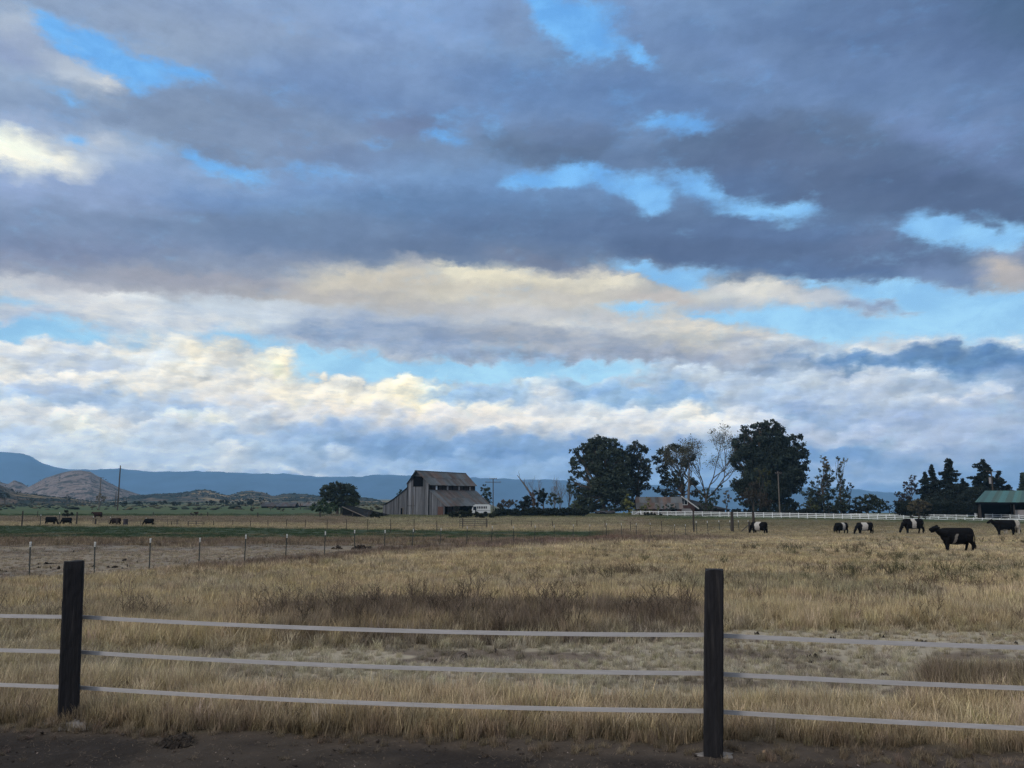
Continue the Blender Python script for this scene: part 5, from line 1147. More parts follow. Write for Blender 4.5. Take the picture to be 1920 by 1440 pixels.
def bare_tree(label, px, pyb, D, height_px, spread, colour=None, seed=1, trunk=.35, forks=None, name='bare_tree', levels=5, leaves=0, leaf=.25, bark='bark', fine=1.0, cat='tree'):
    """a tree whose branches show: limbs fork again and again down to fine twigs"""
    r = np.random.default_rng(seed); base = at(px, pyb, D); k = D / F; Ht = height_px * k
    root = empty(name, base, label=label, cat=cat); mb = MB(); tips = []
    def grow(p, d, L, rad, lv):
        pts = [Vector(p)]; dd = Vector(d).normalized()
        for i in range(3):
            dd = (dd + Vector(r.normal(size=3)) * .13 + Vector((0, 0, .07))).normalized(); pts.append(pts[-1] + dd * L / 3)
        mb.tube(pts, [rad, rad * .9, rad * .78, rad * .68], n=5 if lv > 2 else 3, cap=False)
        if lv == 0: tips.append(pts[-1]); return
        n = 3 if r.random() < .6 else 2
        for j in range(n):
            nd_ = (dd + Vector(r.normal(size=3)) * spread * (.75 if j else .35)); nd_.y *= .8
            grow(pts[-1] if j < 2 else pts[2], nd_, L * r.uniform(.66, .86), max(rad * .60, .012 * fine), lv - 1)
        if lv <= 3: tips.append(pts[2])
    fk = Vector((r.normal() * .2, 0, Ht * .22)); limb(mb, (0, 0, -1.5), fk, trunk * 1.3, trunk, r, .02)
    for (dx, dz, f) in (forks or ((-.6, 1, 1), (.5, 1, 1), (0, 1, 1.05))):
        grow(fk, (dx, r.normal() * .3, dz), Ht * .27 * f, trunk * .62, levels)
    mb.build('trunk', M[bark], root)
    if leaves:
        T = np.array([tuple(t) for t in tips]); i = r.integers(0, len(T), leaves); P = T[i] + r.normal(size=(leaves, 3)) * .42
        c = np.array(colour)[None, :] * r.uniform(.6, 1.4, leaves)[:, None]; V, Fc, C_ = leaf_quads(P, leaf, c, r); np_mesh('crown', V, Fc, M['leaf'], C_, root)
    return root
def conifer(label, px, pyt, pyb, D, half_px, colour, seed, gaps=.0, per=1.0, narrow=1.0, group=None):
    r = np.random.default_rng(seed); base = at(px, pyb, D); k = D / F; Ht = (pyb - pyt) * k; Wd = half_px * k
    root = empty('conifer', base, label=label, cat='conifer', group=group); P, Cc = [], []; mb = MB()
    limb(mb, (0, 0, -1.5), (r.normal() * .25, 0, Ht), .3, .04, r, .01, 6)
    z = Ht * .06; 
    while z < Ht * .985:
        t = z / Ht; w = 2.0 * Wd * (1 - t) ** (.82 * narrow) * (.72 + .28 * math.sin(z * 2.1 + seed)) + .12
        for j in range(max(4, int(9 * (1 - t)) + 3)):
            if r.random() < gaps: continue
            a = r.uniform(0, 6.283); L = w * r.uniform(.55, 1.18); rise = L * r.uniform(-.25, .12); e = Vector((math.cos(a) * L, math.sin(a) * L, z + rise))
            if L > .8: mb.tube([(0, 0, z), e], [.035, .012], n=3, cap=False)
            n = int((12 + L * 26) * per); s = r.uniform(.12, 1, n) ** .7; q = np.array([0, 0, z]) + s[:, None] * (np.array(e) - np.array([0, 0, z])) + r.normal(size=(n, 3)) * np.array([.16, .16, .10]) * (1 + .5 * L * (1 - s))[:, None] * .8
            q[:, 2] -= .12 * s * L; P.append(q); Cc.append(np.full(n, r.uniform(.6, 1.4)))
        z += r.uniform(.30, .5) * (1 + .4 * (1 - t))
    P = np.concatenate(P); Cv = np.concatenate(Cc); c = np.array(colour)[None, :] * (Cv * r.uniform(.7, 1.3, len(P)))[:, None]
    V, Fc, C_ = leaf_quads(P, .40, c, r, 1.7, .25); np_mesh('crown', V, Fc, M['leaf'], C_, root); mb.build('trunk', M['bark'], root)
DG = (.044, .058, .044); OL = (.036, .040, .022); YG = (.085, .088, .028); BR = (.050, .034, .024); GG = (.032, .052, .026)
# willow left of the barn with bare tops
leafy_tree('round dark willow with bare twigs on top left of the barn', 632, 968, 235, [(612, 922, 13, 12), (630, 925, 16, 15), (652, 920, 16, 13), (665, 930, 9, 10), (622, 938, 18, 12), (645, 940, 22, 14), (608, 930, 7, 9), (632, 912, 16, 10), (618, 914, 12, 10), (648, 912, 12, 9), (660, 940, 12, 14)], (.040, .054, .040), per=30, leaf=.34, seed=3, trunk=.4, sub=.4)
bare_tree('bare grey twigs rising out of the round willow', 640, 960, 236, 56, .62, seed=9, trunk=.22, forks=((-1, .9, .9), (-.4, 1, 1), (.1, 1, 1), (.5, 1, 1), (1.1, .8, .9)), levels=4, fine=1.6)
leafy_tree('green bushes at the left foot of the round willow', 598, 969, 228, [(592, 951, 13, 10), (606, 948, 13, 13), (620, 952, 14, 12)], (.045, .075, .038), per=34, leaf=.3, name='bush', cat='bush', trunk=.08, seed=5, twigs=False)
leafy_tree('lighter green bush at the right foot of the round willow', 658, 968, 226, [(655, 952, 10, 8), (667, 950, 7, 8), (648, 955, 8, 6)], (.045, .07, .035), per=34, leaf=.3, name='bush', cat='bush', trunk=.08, seed=6, twigs=False)
leafy_tree('dense round dark bush close to the left barn corner', 705, 971, 178, [(705, 965, 11, 6.5), (711, 966, 7, 5), (698, 967, 6, 4.5)], (.014, .020, .014), per=60, leaf=.22, name='bush', cat='bush', trunk=.05, seed=7, sub=.5, twigs=False)
leafy_tree('tan brown bush behind the gate left of the barn', 690, 962, 300, [(692, 955, 12, 5), (702, 952, 6, 5)], (.10, .075, .045), per=30, leaf=.3, name='bush', cat='bush', trunk=.06, seed=8, twigs=False)
# right of the barn
leafy_tree('medium green tree directly behind the right end of the barn', 911, 962, 262, [(906, 915, 7, 9), (913, 925, 9, 12), (908, 935, 10, 9), (919, 940, 7, 9)], (.032, .046, .032), per=26, leaf=.36, seed=11, trunk=.25)
leafy_tree('small tree tip showing over the left barn roof', 752, 962, 268, [(752, 922, 5, 5), (748, 930, 6, 6)], (.032, .046, .032), per=26, leaf=.36, seed=111, trunk=.2)
leafy_tree('brownish round tree beyond the crossarm pole', 953, 965, 330, [(944, 945, 14, 9), (960, 943, 12, 9), (935, 950, 8, 7)], (.060, .048, .034), per=24, leaf=.5, seed=12, trunk=.3)
leafy_tree('dark juniper mass left of the leaning snag', 983, 966, 225, [(984, 937, 10, 9), (979, 947, 11, 9), (990, 950, 10, 10), (998, 940, 6, 9), (1004, 924, 5, 6)], (.013, .020, .016), per=36, leaf=.3, seed=13, trunk=.25, sub=.45)
leafy_tree('dark upright juniper right of the leaning snag', 1018, 966, 225, [(1018, 922, 8, 8), (1016, 932, 9, 10), (1022, 928, 6, 6), (1012, 944, 9, 10)], (.012, .019, .016), per=40, leaf=.3, seed=14, trunk=.25, sub=.45)
leafy_tree('reddish brown creeper covered stump under the leaning snag', 1000, 966, 221, [(997, 928, 5, 6), (999, 940, 6, 10), (999, 952, 5, 9)], (.085, .05, .04), per=36, leaf=.26, seed=15, name='dead_tree', trunk=.2, droop=.6)
def snag(label, p, D, rads, seed, name='dead_tree', side=7):
    b = at(p[0][0], p[0][1], D); root = empty(name, b, label=label, cat='dead tree'); r = np.random.default_rng(seed); mb = MB()
    pts = [at(x, y, D) - b for x, y in p]; mb.tube(pts, [q / F * D for q in rads], n=7)
    for i in range(side):
        t = r.uniform(.3, .95) * (len(pts) - 1); j = int(t); q = pts[j].lerp(pts[j + 1], t - j); d = (pts[j + 1] - pts[j]).normalized()
        limb(mb, q, q + d * r.uniform(1, 3) + Vector((r.normal() * .7, r.normal() * .7, r.uniform(-.2, 1))), .07, .015, r, .1, 3)
    mb.build('trunk', M['palebark'], root)
snag('long bare dead trunk leaning up to the left', [(1003, 948), (998, 930), (985, 911), (970, 891)], 222, (3, 2.2, 1.5, .5), 4)
snag('tall pale dead trunk standing beside the farmhouse gable', [(1291, 966), (1291, 935), (1292, 900), (1292, 858)], 244, (2.8, 2.4, 1.9, .6), 5, side=16)
for i, (x, t, s, lb) in enumerate(((1005, 906, 2.6, 'thin bare poplar between the two junipers'), (1041, 904, 3.4, 'first thin bare poplar right of the dark juniper'), (1049, 916, 2.6, 'second thin bare poplar right of the dark juniper'), (1066, 911, 4.5, 'thicker reddish bare poplar next to the big tree'))):
    bare_tree(lb, x, 966, 240 + 3 * i, 966 - t, .22, seed=30 + i, trunk=.16, forks=((-.12, 1, .8), (.10, 1, .85), (.02, 1, 1.05), (-.05, 1.2, 1.2)), levels=4, name='poplar', bark='palebark' if i != 3 else 'bark', fine=1.1)
leafy_tree('pale green feathery shrub before the bare poplars', 1038, 966, 232, [(1037, 932, 8, 11), (1045, 940, 9, 9), (1030, 942, 7, 8)], (.060, .072, .048), per=26, leaf=.28, seed=41, name='shrub', cat='shrub', trunk=.1, stretch=2.4)
leafy_tree('light green shrub touching the big tree at its left', 1077, 968, 222, [(1078, 945, 8, 12), (1070, 955, 8, 9), (1086, 955, 7, 10)], (.070, .085, .040), per=26, leaf=.28, seed=42, name='shrub', cat='shrub', trunk=.1, stretch=2)
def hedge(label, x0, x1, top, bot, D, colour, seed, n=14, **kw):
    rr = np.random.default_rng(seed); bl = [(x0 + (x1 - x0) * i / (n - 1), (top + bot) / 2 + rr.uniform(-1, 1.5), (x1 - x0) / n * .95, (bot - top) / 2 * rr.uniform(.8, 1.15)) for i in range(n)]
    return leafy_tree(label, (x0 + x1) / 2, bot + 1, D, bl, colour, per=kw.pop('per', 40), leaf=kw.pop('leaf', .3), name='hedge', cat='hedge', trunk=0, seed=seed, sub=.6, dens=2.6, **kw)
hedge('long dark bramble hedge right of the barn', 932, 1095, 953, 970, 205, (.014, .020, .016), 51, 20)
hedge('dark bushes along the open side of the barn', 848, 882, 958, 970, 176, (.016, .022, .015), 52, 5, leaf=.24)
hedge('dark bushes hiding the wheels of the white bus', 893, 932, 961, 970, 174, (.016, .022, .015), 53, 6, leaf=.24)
leafy_tree('small dark tree standing inside the open barn side', 857, 968, 181, [(857, 954, 8, 6), (853, 960, 8, 5)], (.015, .022, .017), per=34, leaf=.25, name='bush', cat='bush', seed=54, trunk=.08)
# the big trees of the farm
leafy_tree('wide dark cottonwood at the left of the farm tree row', 1130, 968, 238,
    [(1112, 833, 18, 15), (1130, 828, 22, 14), (1150, 832, 13, 12), (1098, 842, 15, 12), (1120, 850, 30, 18), (1146, 852, 20, 16), (1082, 846, 16, 8), (1078, 884, 14, 9), (1070, 900, 11, 7), (1092, 892, 14, 10), (1100, 868, 14, 10), (1122, 878, 26, 18), (1140, 900, 28, 20), (1112, 915, 18, 14), (1150, 925, 28, 18), (1118, 940, 24, 14), (1090, 942, 14, 12), (1160, 948, 22, 12), (1135, 955, 26, 11), (1165, 930, 18, 18), (1105, 952, 18, 12), (1160, 905, 16, 18), (1150, 875, 16, 18), (1085, 865, 18, 15), (1080, 915, 20, 12), (1095, 932, 18, 15), (1164, 858, 13, 18), (1166, 888, 15, 20), (1085, 948, 14, 12), (1130, 912, 32, 20), (1172, 872, 13, 22), (1174, 900, 13, 20), (1172, 932, 14, 20), (1168, 844, 10, 10)],
    DG, per=17, leaf=.46, seed=61, trunk=.7, sub=.36, dens=1.25, fork=.25)
leafy_tree('dark open cottonwood just right of the wide one', 1196, 968, 243,
    [(1190, 838, 14, 12), (1204, 845, 13, 12), (1180, 850, 13, 13), (1195, 862, 20, 13), (1212, 870, 10, 13), (1178, 880, 12, 12), (1205, 892, 16, 10), (1183, 905, 13, 10), (1212, 912, 9, 9), (1195, 930, 15, 9), (1180, 940, 13, 10), (1190, 950, 22, 11), (1190, 915, 16, 14), (1200, 878, 16, 12), (1192, 895, 14, 12), (1214, 885, 9, 12), (1182, 862, 14, 14), (1205, 905, 14, 12)],
    (.038, .046, .036), per=13, leaf=.46, seed=62, trunk=.5, sub=.38, dens=1.3)
leafy_tree('open tree with curved dark limbs behind the outbuilding', 1284, 968, 248,
    [(1262, 840, 14, 9), (1245, 848, 15, 10), (1282, 846, 12, 10), (1232, 862, 12, 9), (1258, 862, 16, 9), (1285, 868, 15, 9), (1297, 858, 9, 8), (1240, 880, 14, 8), (1268, 888, 12, 7), (1250, 905, 14, 10), (1275, 912, 16, 8), (1300, 905, 12, 9), (1255, 925, 18, 9), (1305, 925, 12, 8), (1232, 918, 10, 7), (1262, 942, 26, 11), (1238, 945, 16, 11), (1272, 900, 12, 9), (1250, 868, 14, 8), (1248, 892, 12, 9)],
    (.040, .048, .036), per=10, leaf=.42, seed=63, trunk=.4, sub=.42, dens=2.3, fork=.3)
bare_tree('half bare forked tree between the open tree and the round one', 1326, 966, 246, 136, .50, colour=(.085, .085, .06), seed=64, trunk=.42, forks=((-.85, .9, 1.0), (-.35, 1, 1.0), (.35, 1, 1.1), (.75, 1, 1.15)), levels=5, leaves=5200, leaf=.30, name='tree', fine=1.5)
leafy_tree('low green growth round the foot of the forked tree', 1335, 966, 240, [(1325, 925, 12, 9), (1342, 930, 12, 9), (1350, 915, 7, 6)], (.032, .044, .03), per=18, leaf=.36, seed=65, name='bush', cat='bush', trunk=.15)
leafy_tree('huge round dark tree, tallest of the farm', 1432, 968, 230,
    [(1442, 797, 22, 13), (1422, 800, 15, 10), (1460, 806, 16, 11), (1396, 806, 14, 9), (1408, 820, 24, 15), (1442, 822, 36, 20), (1384, 832, 14, 13), (1470, 825, 16, 13), (1492, 822, 15, 11), (1500, 838, 14, 12), (1400, 848, 28, 20), (1450, 855, 45, 28), (1492, 858, 22, 16), (1509, 852, 13, 11), (1383, 868, 14, 16), (1420, 885, 36, 24), (1475, 890, 38, 26), (1508, 872, 12, 12), (1380, 905, 12, 14), (1402, 915, 28, 20), (1450, 920, 42, 24), (1494, 912, 14, 16), (1385, 935, 10, 8), (1420, 948, 36, 14), (1470, 948, 32, 14)],
    (.029, .040, .033), per=20, leaf=.44, seed=66, trunk=.9, sub=.38, fork=.2)
leafy_tree('yellowing small tree before the huge round one', 1426, 968, 218, [(1422, 882, 12, 10), (1434, 888, 12, 10), (1440, 905, 10, 8), (1418, 900, 12, 8)], (.058, .060, .024), per=10, leaf=.36, seed=67, trunk=.2, dens=.7)
leafy_tree('dull brown low tree at the foot of the huge round one', 1412, 968, 216, [(1410, 915, 16, 12), (1400, 932, 16, 13), (1425, 930, 18, 14), (1435, 945, 14, 12)], (.040, .032, .024), per=13, leaf=.36, seed=68, trunk=.25)
leafy_tree('small pale leafed tree on bare trunk behind the farmhouse wing', 1365, 966, 275, [(1362, 928, 7, 9), (1367, 936, 6, 7), (1360, 940, 5, 5)], (.10, .085, .06), per=22, leaf=.32, seed=69, trunk=.25)
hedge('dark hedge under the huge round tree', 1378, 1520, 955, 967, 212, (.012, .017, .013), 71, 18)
leafy_tree('thin tree with yellowing top right of the huge one', 1546, 968, 222, [(1545, 858, 8, 7), (1550, 868, 10, 8), (1543, 880, 12, 9), (1556, 885, 8, 9), (1548, 898, 14, 9), (1534, 900, 9, 8), (1525, 910, 10, 9), (1545, 915, 15, 9), (1530, 925, 13, 8), (1545, 930, 18, 12), (1540, 945, 18, 12), (1547, 905, 12, 10), (1550, 878, 9, 8), (1515, 922, 13, 12), (1528, 940, 20, 14), (1556, 926, 13, 12), (1556, 900, 10, 10)], (.040, .052, .038), per=13, leaf=.34, seed=72, trunk=.22, accents=((1548, 864, 14, 16, (.13, .10, .055), .8),), dens=1.3)
leafy_tree('slender tree with yellowing top beside the thin one', 1577, 968, 220, [(1572, 858, 5, 6), (1585, 862, 6, 7), (1578, 872, 7, 8), (1574, 888, 7, 9), (1578, 902, 7, 8), (1574, 915, 8, 8), (1580, 928, 9, 9), (1572, 940, 11, 10), (1576, 880, 7, 8), (1577, 895, 7, 8), (1580, 950, 14, 10), (1583, 915, 8, 8), (1570, 948, 18, 11), (1585, 935, 10, 12)], (.042, .054, .038), per=15, leaf=.32, seed=73, trunk=.2, accents=((1585, 862, 12, 10, (.13, .11, .05), .7),), dens=1.4)
leafy_tree('spindly dark tree with knobby top beside the slender one', 1594, 968, 224, [(1594, 908, 5, 4), (1598, 912, 3, 3), (1590, 918, 3, 4), (1592, 930, 4, 6), (1588, 942, 6, 8)], (.028, .026, .022), per=18, leaf=.3, seed=74, trunk=.14)
leafy_tree('olive green round bush beneath the thin tree', 1521, 968, 214, [(1519, 946, 14, 9), (1508, 952, 10, 8), (1532, 951, 8, 8)], (.045, .052, .022), per=20, leaf=.32, seed=75, name='bush', cat='bush', trunk=.15)
leafy_tree('dark low bush between the thin and the slender tree', 1556, 968, 216, [(1552, 950, 14, 9), (1568, 952, 12, 9)], (.020, .027, .020), per=22, leaf=.34, seed=76, name='bush', cat='bush', trunk=.12)
leafy_tree('wide pale tipped round tree in the gap before the conifers', 1627, 966, 232, [(1612, 940, 13, 9), (1630, 935, 18, 10), (1645, 941, 14, 10), (1626, 948, 26, 10), (1655, 950, 12, 9), (1640, 957, 26, 6)], (.040, .050, .032), dens=1.8, per=17, leaf=.34, seed=77, trunk=.3, stretch=1.9)
leafy_tree('sparse dark tree sloping down left of the conifers', 1668, 967, 236, [(1664, 944, 6, 5), (1670, 952, 8, 6), (1676, 958, 8, 5)], (.022, .026, .022), per=18, leaf=.3, seed=78, trunk=.14)
leafy_tree('reddish dark airy tree at the left of the conifers', 1712, 968, 230, [(1712, 895, 7, 6), (1706, 905, 11, 7), (1718, 908, 9, 7), (1698, 912, 8, 6), (1710, 920, 15, 8), (1690, 928, 12, 7), (1682, 924, 7, 5), (1700, 935, 17, 8), (1685, 943, 11, 8), (1708, 948, 17, 9)], (.036, .028, .027), per=13, leaf=.30, seed=79, trunk=.25, dens=2.0)
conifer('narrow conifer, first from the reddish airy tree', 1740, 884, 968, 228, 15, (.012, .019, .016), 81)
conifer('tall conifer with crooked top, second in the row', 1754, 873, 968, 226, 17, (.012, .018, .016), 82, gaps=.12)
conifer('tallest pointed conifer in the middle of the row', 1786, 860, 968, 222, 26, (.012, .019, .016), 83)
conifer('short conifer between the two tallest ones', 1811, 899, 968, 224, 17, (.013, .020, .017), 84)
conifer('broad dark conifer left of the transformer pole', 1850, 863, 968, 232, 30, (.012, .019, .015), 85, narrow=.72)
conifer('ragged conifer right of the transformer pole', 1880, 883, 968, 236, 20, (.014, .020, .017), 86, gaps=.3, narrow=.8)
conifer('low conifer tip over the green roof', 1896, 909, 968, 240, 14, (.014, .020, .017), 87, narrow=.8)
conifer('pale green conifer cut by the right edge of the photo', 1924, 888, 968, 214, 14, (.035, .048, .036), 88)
leafy_tree('dark bushy tree filling in below the conifers', 1800, 968, 214, [(1770, 935, 20, 20), (1800, 928, 20, 22), (1825, 930, 16, 20), (1812, 918, 12, 12), (1750, 942, 16, 18), (1790, 948, 30, 15), (1835, 920, 10, 14)], (.017, .024, .021), per=17, leaf=.4, seed=89, trunk=.35)
leafy_tree('brownish olive umbrella-shaped tree in front of the fence', 1723, 978, 150, [(1723, 943, 20, 9), (1710, 949, 13, 8), (1736, 949, 13, 8), (1723, 952, 23, 8)], (.085, .075, .052), per=24, leaf=.22, seed=90, trunk=.16, fork=.42, stretch=1.8)
leafy_tree('fine sprigs of regrowth round the umbrella-shaped tree', 1728, 979, 149, [(1712, 968, 9, 4), (1736, 969, 10, 5), (1725, 964, 12, 3)], (.034, .034, .022), per=12, leaf=.2, seed=91, trunk=.05, name='bush', cat='bush')
leafy_tree('yellow green shrub at the left of the outbuilding', 1178, 969, 224, [(1178, 935, 7, 9), (1174, 946, 10, 10), (1184, 950, 9, 10), (1178, 960, 13, 8)], (.14, .145, .05), per=24, leaf=.28, seed=92, name='shrub', cat='shrub', trunk=.12)
leafy_tree('tall yellow green shrub before the outbuilding roof', 1214, 969, 226, [(1214, 938, 5, 9), (1213, 950, 7, 9), (1204, 956, 8, 9), (1218, 960, 8, 7)], (.125, .13, .05), per=26, leaf=.26, seed=93, name='shrub', cat='shrub', trunk=.1)
leafy_tree('small pointed shrub before the outbuilding roof', 1233, 969, 228, [(1233, 948, 4, 7), (1233, 958, 5, 8)], (.10, .105, .05), per=26, leaf=.25, seed=94, name='shrub', cat='shrub', trunk=.08)
leafy_tree('rounded green bush at the right end of the outbuilding', 1255, 969, 232, [(1250, 951, 8, 6), (1262, 950, 7, 6), (1256, 957, 12, 7)], (.030, .045, .030), per=28, leaf=.28, seed=95, name='bush', cat='bush', trunk=.1)
leafy_tree('large green bush hiding the middle of the farmhouse', 1325, 969, 228, [(1322, 938, 14, 10), (1338, 944, 10, 9), (1316, 950, 7, 7), (1330, 955, 16, 10)], (.030, .042, .027), per=22, leaf=.34, seed=96, name='bush', cat='bush', trunk=.2)
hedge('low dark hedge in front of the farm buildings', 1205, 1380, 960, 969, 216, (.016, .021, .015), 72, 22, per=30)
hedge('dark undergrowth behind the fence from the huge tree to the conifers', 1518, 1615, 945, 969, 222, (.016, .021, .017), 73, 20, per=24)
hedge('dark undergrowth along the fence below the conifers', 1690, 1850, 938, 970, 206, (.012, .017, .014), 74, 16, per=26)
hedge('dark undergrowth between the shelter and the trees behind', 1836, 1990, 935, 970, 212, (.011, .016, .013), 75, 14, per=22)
# far field trees and bushes at the left
leafy_tree('dark tree at the left edge below the dark slope', 9, 945, 520, [(6, 928, 11, 6), (12, 932, 9, 6), (2, 934, 9, 6)], (.022, .026, .018), per=10, leaf=.7, seed=101, trunk=.3)
leafy_tree('low round bush right of the left edge tree', 62, 945, 520, [(62, 938, 8, 4)], (.028, .030, .02), per=16, leaf=.6, seed=102, name='bush', cat='bush', trunk=.1)
leafy_tree('small dark tree in front of the rocky hill', 125, 946, 700, [(124, 930, 7, 5), (128, 935, 6, 5)], (.020, .026, .024), per=7, leaf=.9, seed=103, trunk=.3)
leafy_tree('yellow brown tree round the crossarm pole', 187, 947, 470, [(187, 930, 9, 6), (181, 935, 7, 6), (193, 936, 7, 6)], (.10, .078, .04), per=12, leaf=.6, seed=104, trunk=.25)
leafy_tree('dark mounded shrub in the green field above the black cow', 123, 969, 165, [(123, 962.5, 11, 5.5), (131, 965, 7, 4)], (.014, .020, .017), per=50, leaf=.26, seed=105, name='bush', cat='bush', trunk=.05, sub=.5)
leafy_tree('brown weedy bush in the green field', 367, 968, 190, [(362, 963, 9, 4), (372, 964, 8, 4)], (.05, .04, .032), per=24, leaf=.26, seed=106, name='bush', cat='bush', trunk=.05)
leafy_tree('brown thorn bush before the far sheds', 473, 961, 300, [(472, 954, 7, 5)], (.05, .038, .03), per=24, leaf=.34, seed=107, name='bush', cat='bush', trunk=.08)
leafy_tree('second brown thorn bush before the far sheds', 526, 962, 290, [(527, 956, 8, 4)], (.046, .038, .03), per=24, leaf=.34, seed=108, name='bush', cat='bush', trunk=.08)
leafy_tree('dark pointed tree above the long shed', 488, 946, 640, [(488, 935, 3, 6), (492, 940, 6, 4)], (.016, .022, .022), per=9, leaf=.8, seed=109, trunk=.3)
fb = [(232, 943, 10, 4), (258, 943, 12, 3.5), (283, 944, 12, 3.5), (305, 942, 10, 4), (330, 944, 14, 3.5), (362, 944, 14, 3), (395, 942, 12, 4), (420, 941, 12, 4.5), (446, 943, 12, 4), (467, 940, 9, 4.5), (505, 943, 10, 3.5), (30, 945, 14, 2.5), (90, 946, 12, 2.5), (150, 946, 12, 2.5), (208, 944, 9, 3.5), (545, 944, 9, 3), (575, 943, 8, 3)]
for i, (x, y, rx, ry) in enumerate(fb):
    leafy_tree('low dark scrub bush in the line of bushes at the foot of the far hills', x, 948, 560 + 25 * (i % 4), [(x, y, rx, ry), (x + rx * .4, y + 1, rx * .6, ry * .8)], (.020, .027, .024), per=9, leaf=.7, seed=120 + i, name='bush', cat='bush', trunk=0, dens=3, sub=.6, group='scrub bushes at the foot of the far hills', twigs=False)

# ------------------------------------------------------------------ cattle
def cow(px, pyb, pyt, label, face=-1, yaw=0.0, head='level', belt=None, coat=(.0075, .0075, .009), D=None, legs=(0, 0, 0, 0), group='cattle', stout=1.0, seed=1, beltcol=(.36, .34, .33), drop=0, name='cow', cat='cow', legcol=None):
    b = gpx(px, pyb) if D is None else gD(px, D)
    Hc = at(px, pyt, b.y).z - b.z if D is None else 1.28; S = Hc / 1.30; r = np.random.default_rng(seed)
    mb = MB()
    # trunk : elliptical sections from rump to neck, x forward
    sec = [(-.86, .98, .06, .10), (-.83, 1.00, .20, .26), (-.70, .99, .29, .33), (-.50, .95, .32, .36), (-.25, .91, .35, .40), (.02, .89, .36, .42), (.28, .90, .34, .41), (.50, .92, .30, .39), (.68, .96, .24, .34), (.82, 1.0, .17, .26)]
    def loft(sec, n=14, cap=True):
        vs = []; fs = []
        for (x, z, ry, rz, *o) in sec:
            yy = o[0] if o else 0
            for j in range(n):
                a = 2 * math.pi * j / n; q = math.sin(a); vs.append((x, yy + ry * stout * math.cos(a), z + rz * (q if q > 0 else q * 1.20)))
        for i in range(len(sec) - 1):
            for j in range(n): a = i * n + j; c = i * n + (j + 1) % n; fs.append((a, a + n, c + n, c))
        fs.append(tuple(range(n))); fs.append(tuple((len(sec) - 1) * n + j for j in range(n))[::-1]); mb.add(vs, fs)
    loft(sec)
    if head == 'level': nk = [(.62, 0, .98), (.88, 0, 1.05), (1.04, 0, 1.14)]; hd = [(1.00, 0, 1.22), (1.12, 0, 1.20), (1.26, 0, 1.12), (1.40, 0, 1.05), (1.45, 0, 1.04)]
    elif head == 'up': nk = [(.60, 0, .98), (.86, 0, 1.06), (1.03, 0, 1.19)]; hd = [(.96, 0, 1.27), (1.10, 0, 1.28), (1.25, 0, 1.25), (1.39, 0, 1.20), (1.44, 0, 1.19)]
    else: nk = [(.62, 0, .98), (.86, 0, .84), (1.02, 0, .56)]; hd = [(.98, 0, .60), (1.05, 0, .48), (1.12, 0, .30), (1.17, 0, .16), (1.18, 0, .11)]
    mb.tube(nk, [.37, .29, .20] if head != 'down' else [.34, .25, .17], n=10, flat=.62); mb.tube(hd, [.13, .155, .125, .10, .075], n=10, flat=.85)
    if head == 'up': mb.tube([(1.16, 0, 1.13), (1.36, 0, 1.06)], [.06, .045], n=7)      # open jaw
    hx, hz = hd[1][0], hd[1][2]
    for s in (-1, 1): mb.tube([(hx - .05, s * .09, hz + .06), (hx - .10, s * .20, hz + .04), (hx - .12, s * .30, hz + .0)], [.035, .055, .012], n=6)
    mb.tube([(hx - .12, -.05, hz + .12), (hx - .05, 0, hz + .14), (hx - .12, .05, hz + .12)], .05, n=6)   # woolly poll
    for i, (x, y) in enumerate(((.52, .17), (.52, -.17), (-.62, .19), (-.62, -.19))):
        sw = legs[i]
        if i < 2: pts = [(x, y * .9, .85), (x + .02 + sw * .4, y, .52), (x + sw * .75, y, .34), (x + sw * .85, y, .12), (x + .02 + sw, y, .06), (x + .05 + sw, y, 0)]; rd = [.17, .115, .078, .060, .068, .074]
        else: pts = [(x + .06, y * .9, .92), (x + .06 + sw * .3, y, .66), (x - .09 + sw * .6, y, .44), (x - .05 + sw * .85, y, .2), (x - .03 + sw, y, .06), (x + .02 + sw, y, 0)]; rd = [.25, .175, .090, .064, .070, .074]
        mb.tube(pts, rd, n=8)
    mb.tube([(-.82, 0, 1.14), (-.92, 0, 1.05), (-.95, .02, .8), (-.93, .03, .5), (-.92, .03, .35)], [.035, .03, .025, .035, .05], n=6)
    mb.tube([(-.35, 0, .50), (-.42, 0, .44)], [.09, .06], n=6)
    me = bpy.data.meshes.new('tmp'); me.from_pydata(mb.v, [], mb.f); me.update(); tmp = bpy.data.objects.new('tmp', me); COL.objects.link(tmp)
    md = tmp.modifiers.new('r', 'REMESH'); md.mode = 'VOXEL'; md.voxel_size = .026
    m2 = tmp.modifiers.new('s', 'SMOOTH'); m2.iterations = 3; m2.factor = .5
    dg = bpy.context.evaluated_depsgraph_get(); ev = tmp.evaluated_get(dg); out = bpy.data.meshes.new_from_object(ev); out.name = name
    bpy.data.objects.remove(tmp)
    n = len(out.vertices); co = np.empty(n * 3, np.float32); out.vertices.foreach_get('co', co); co = co.reshape(-1, 3)
    col = np.tile(np.array(coat, np.float32), (n, 1)) * (1 + .25 * (fbm(co[:, 0] * 4, co[:, 2] * 4 + co[:, 1], 3) - .5))[:, None]
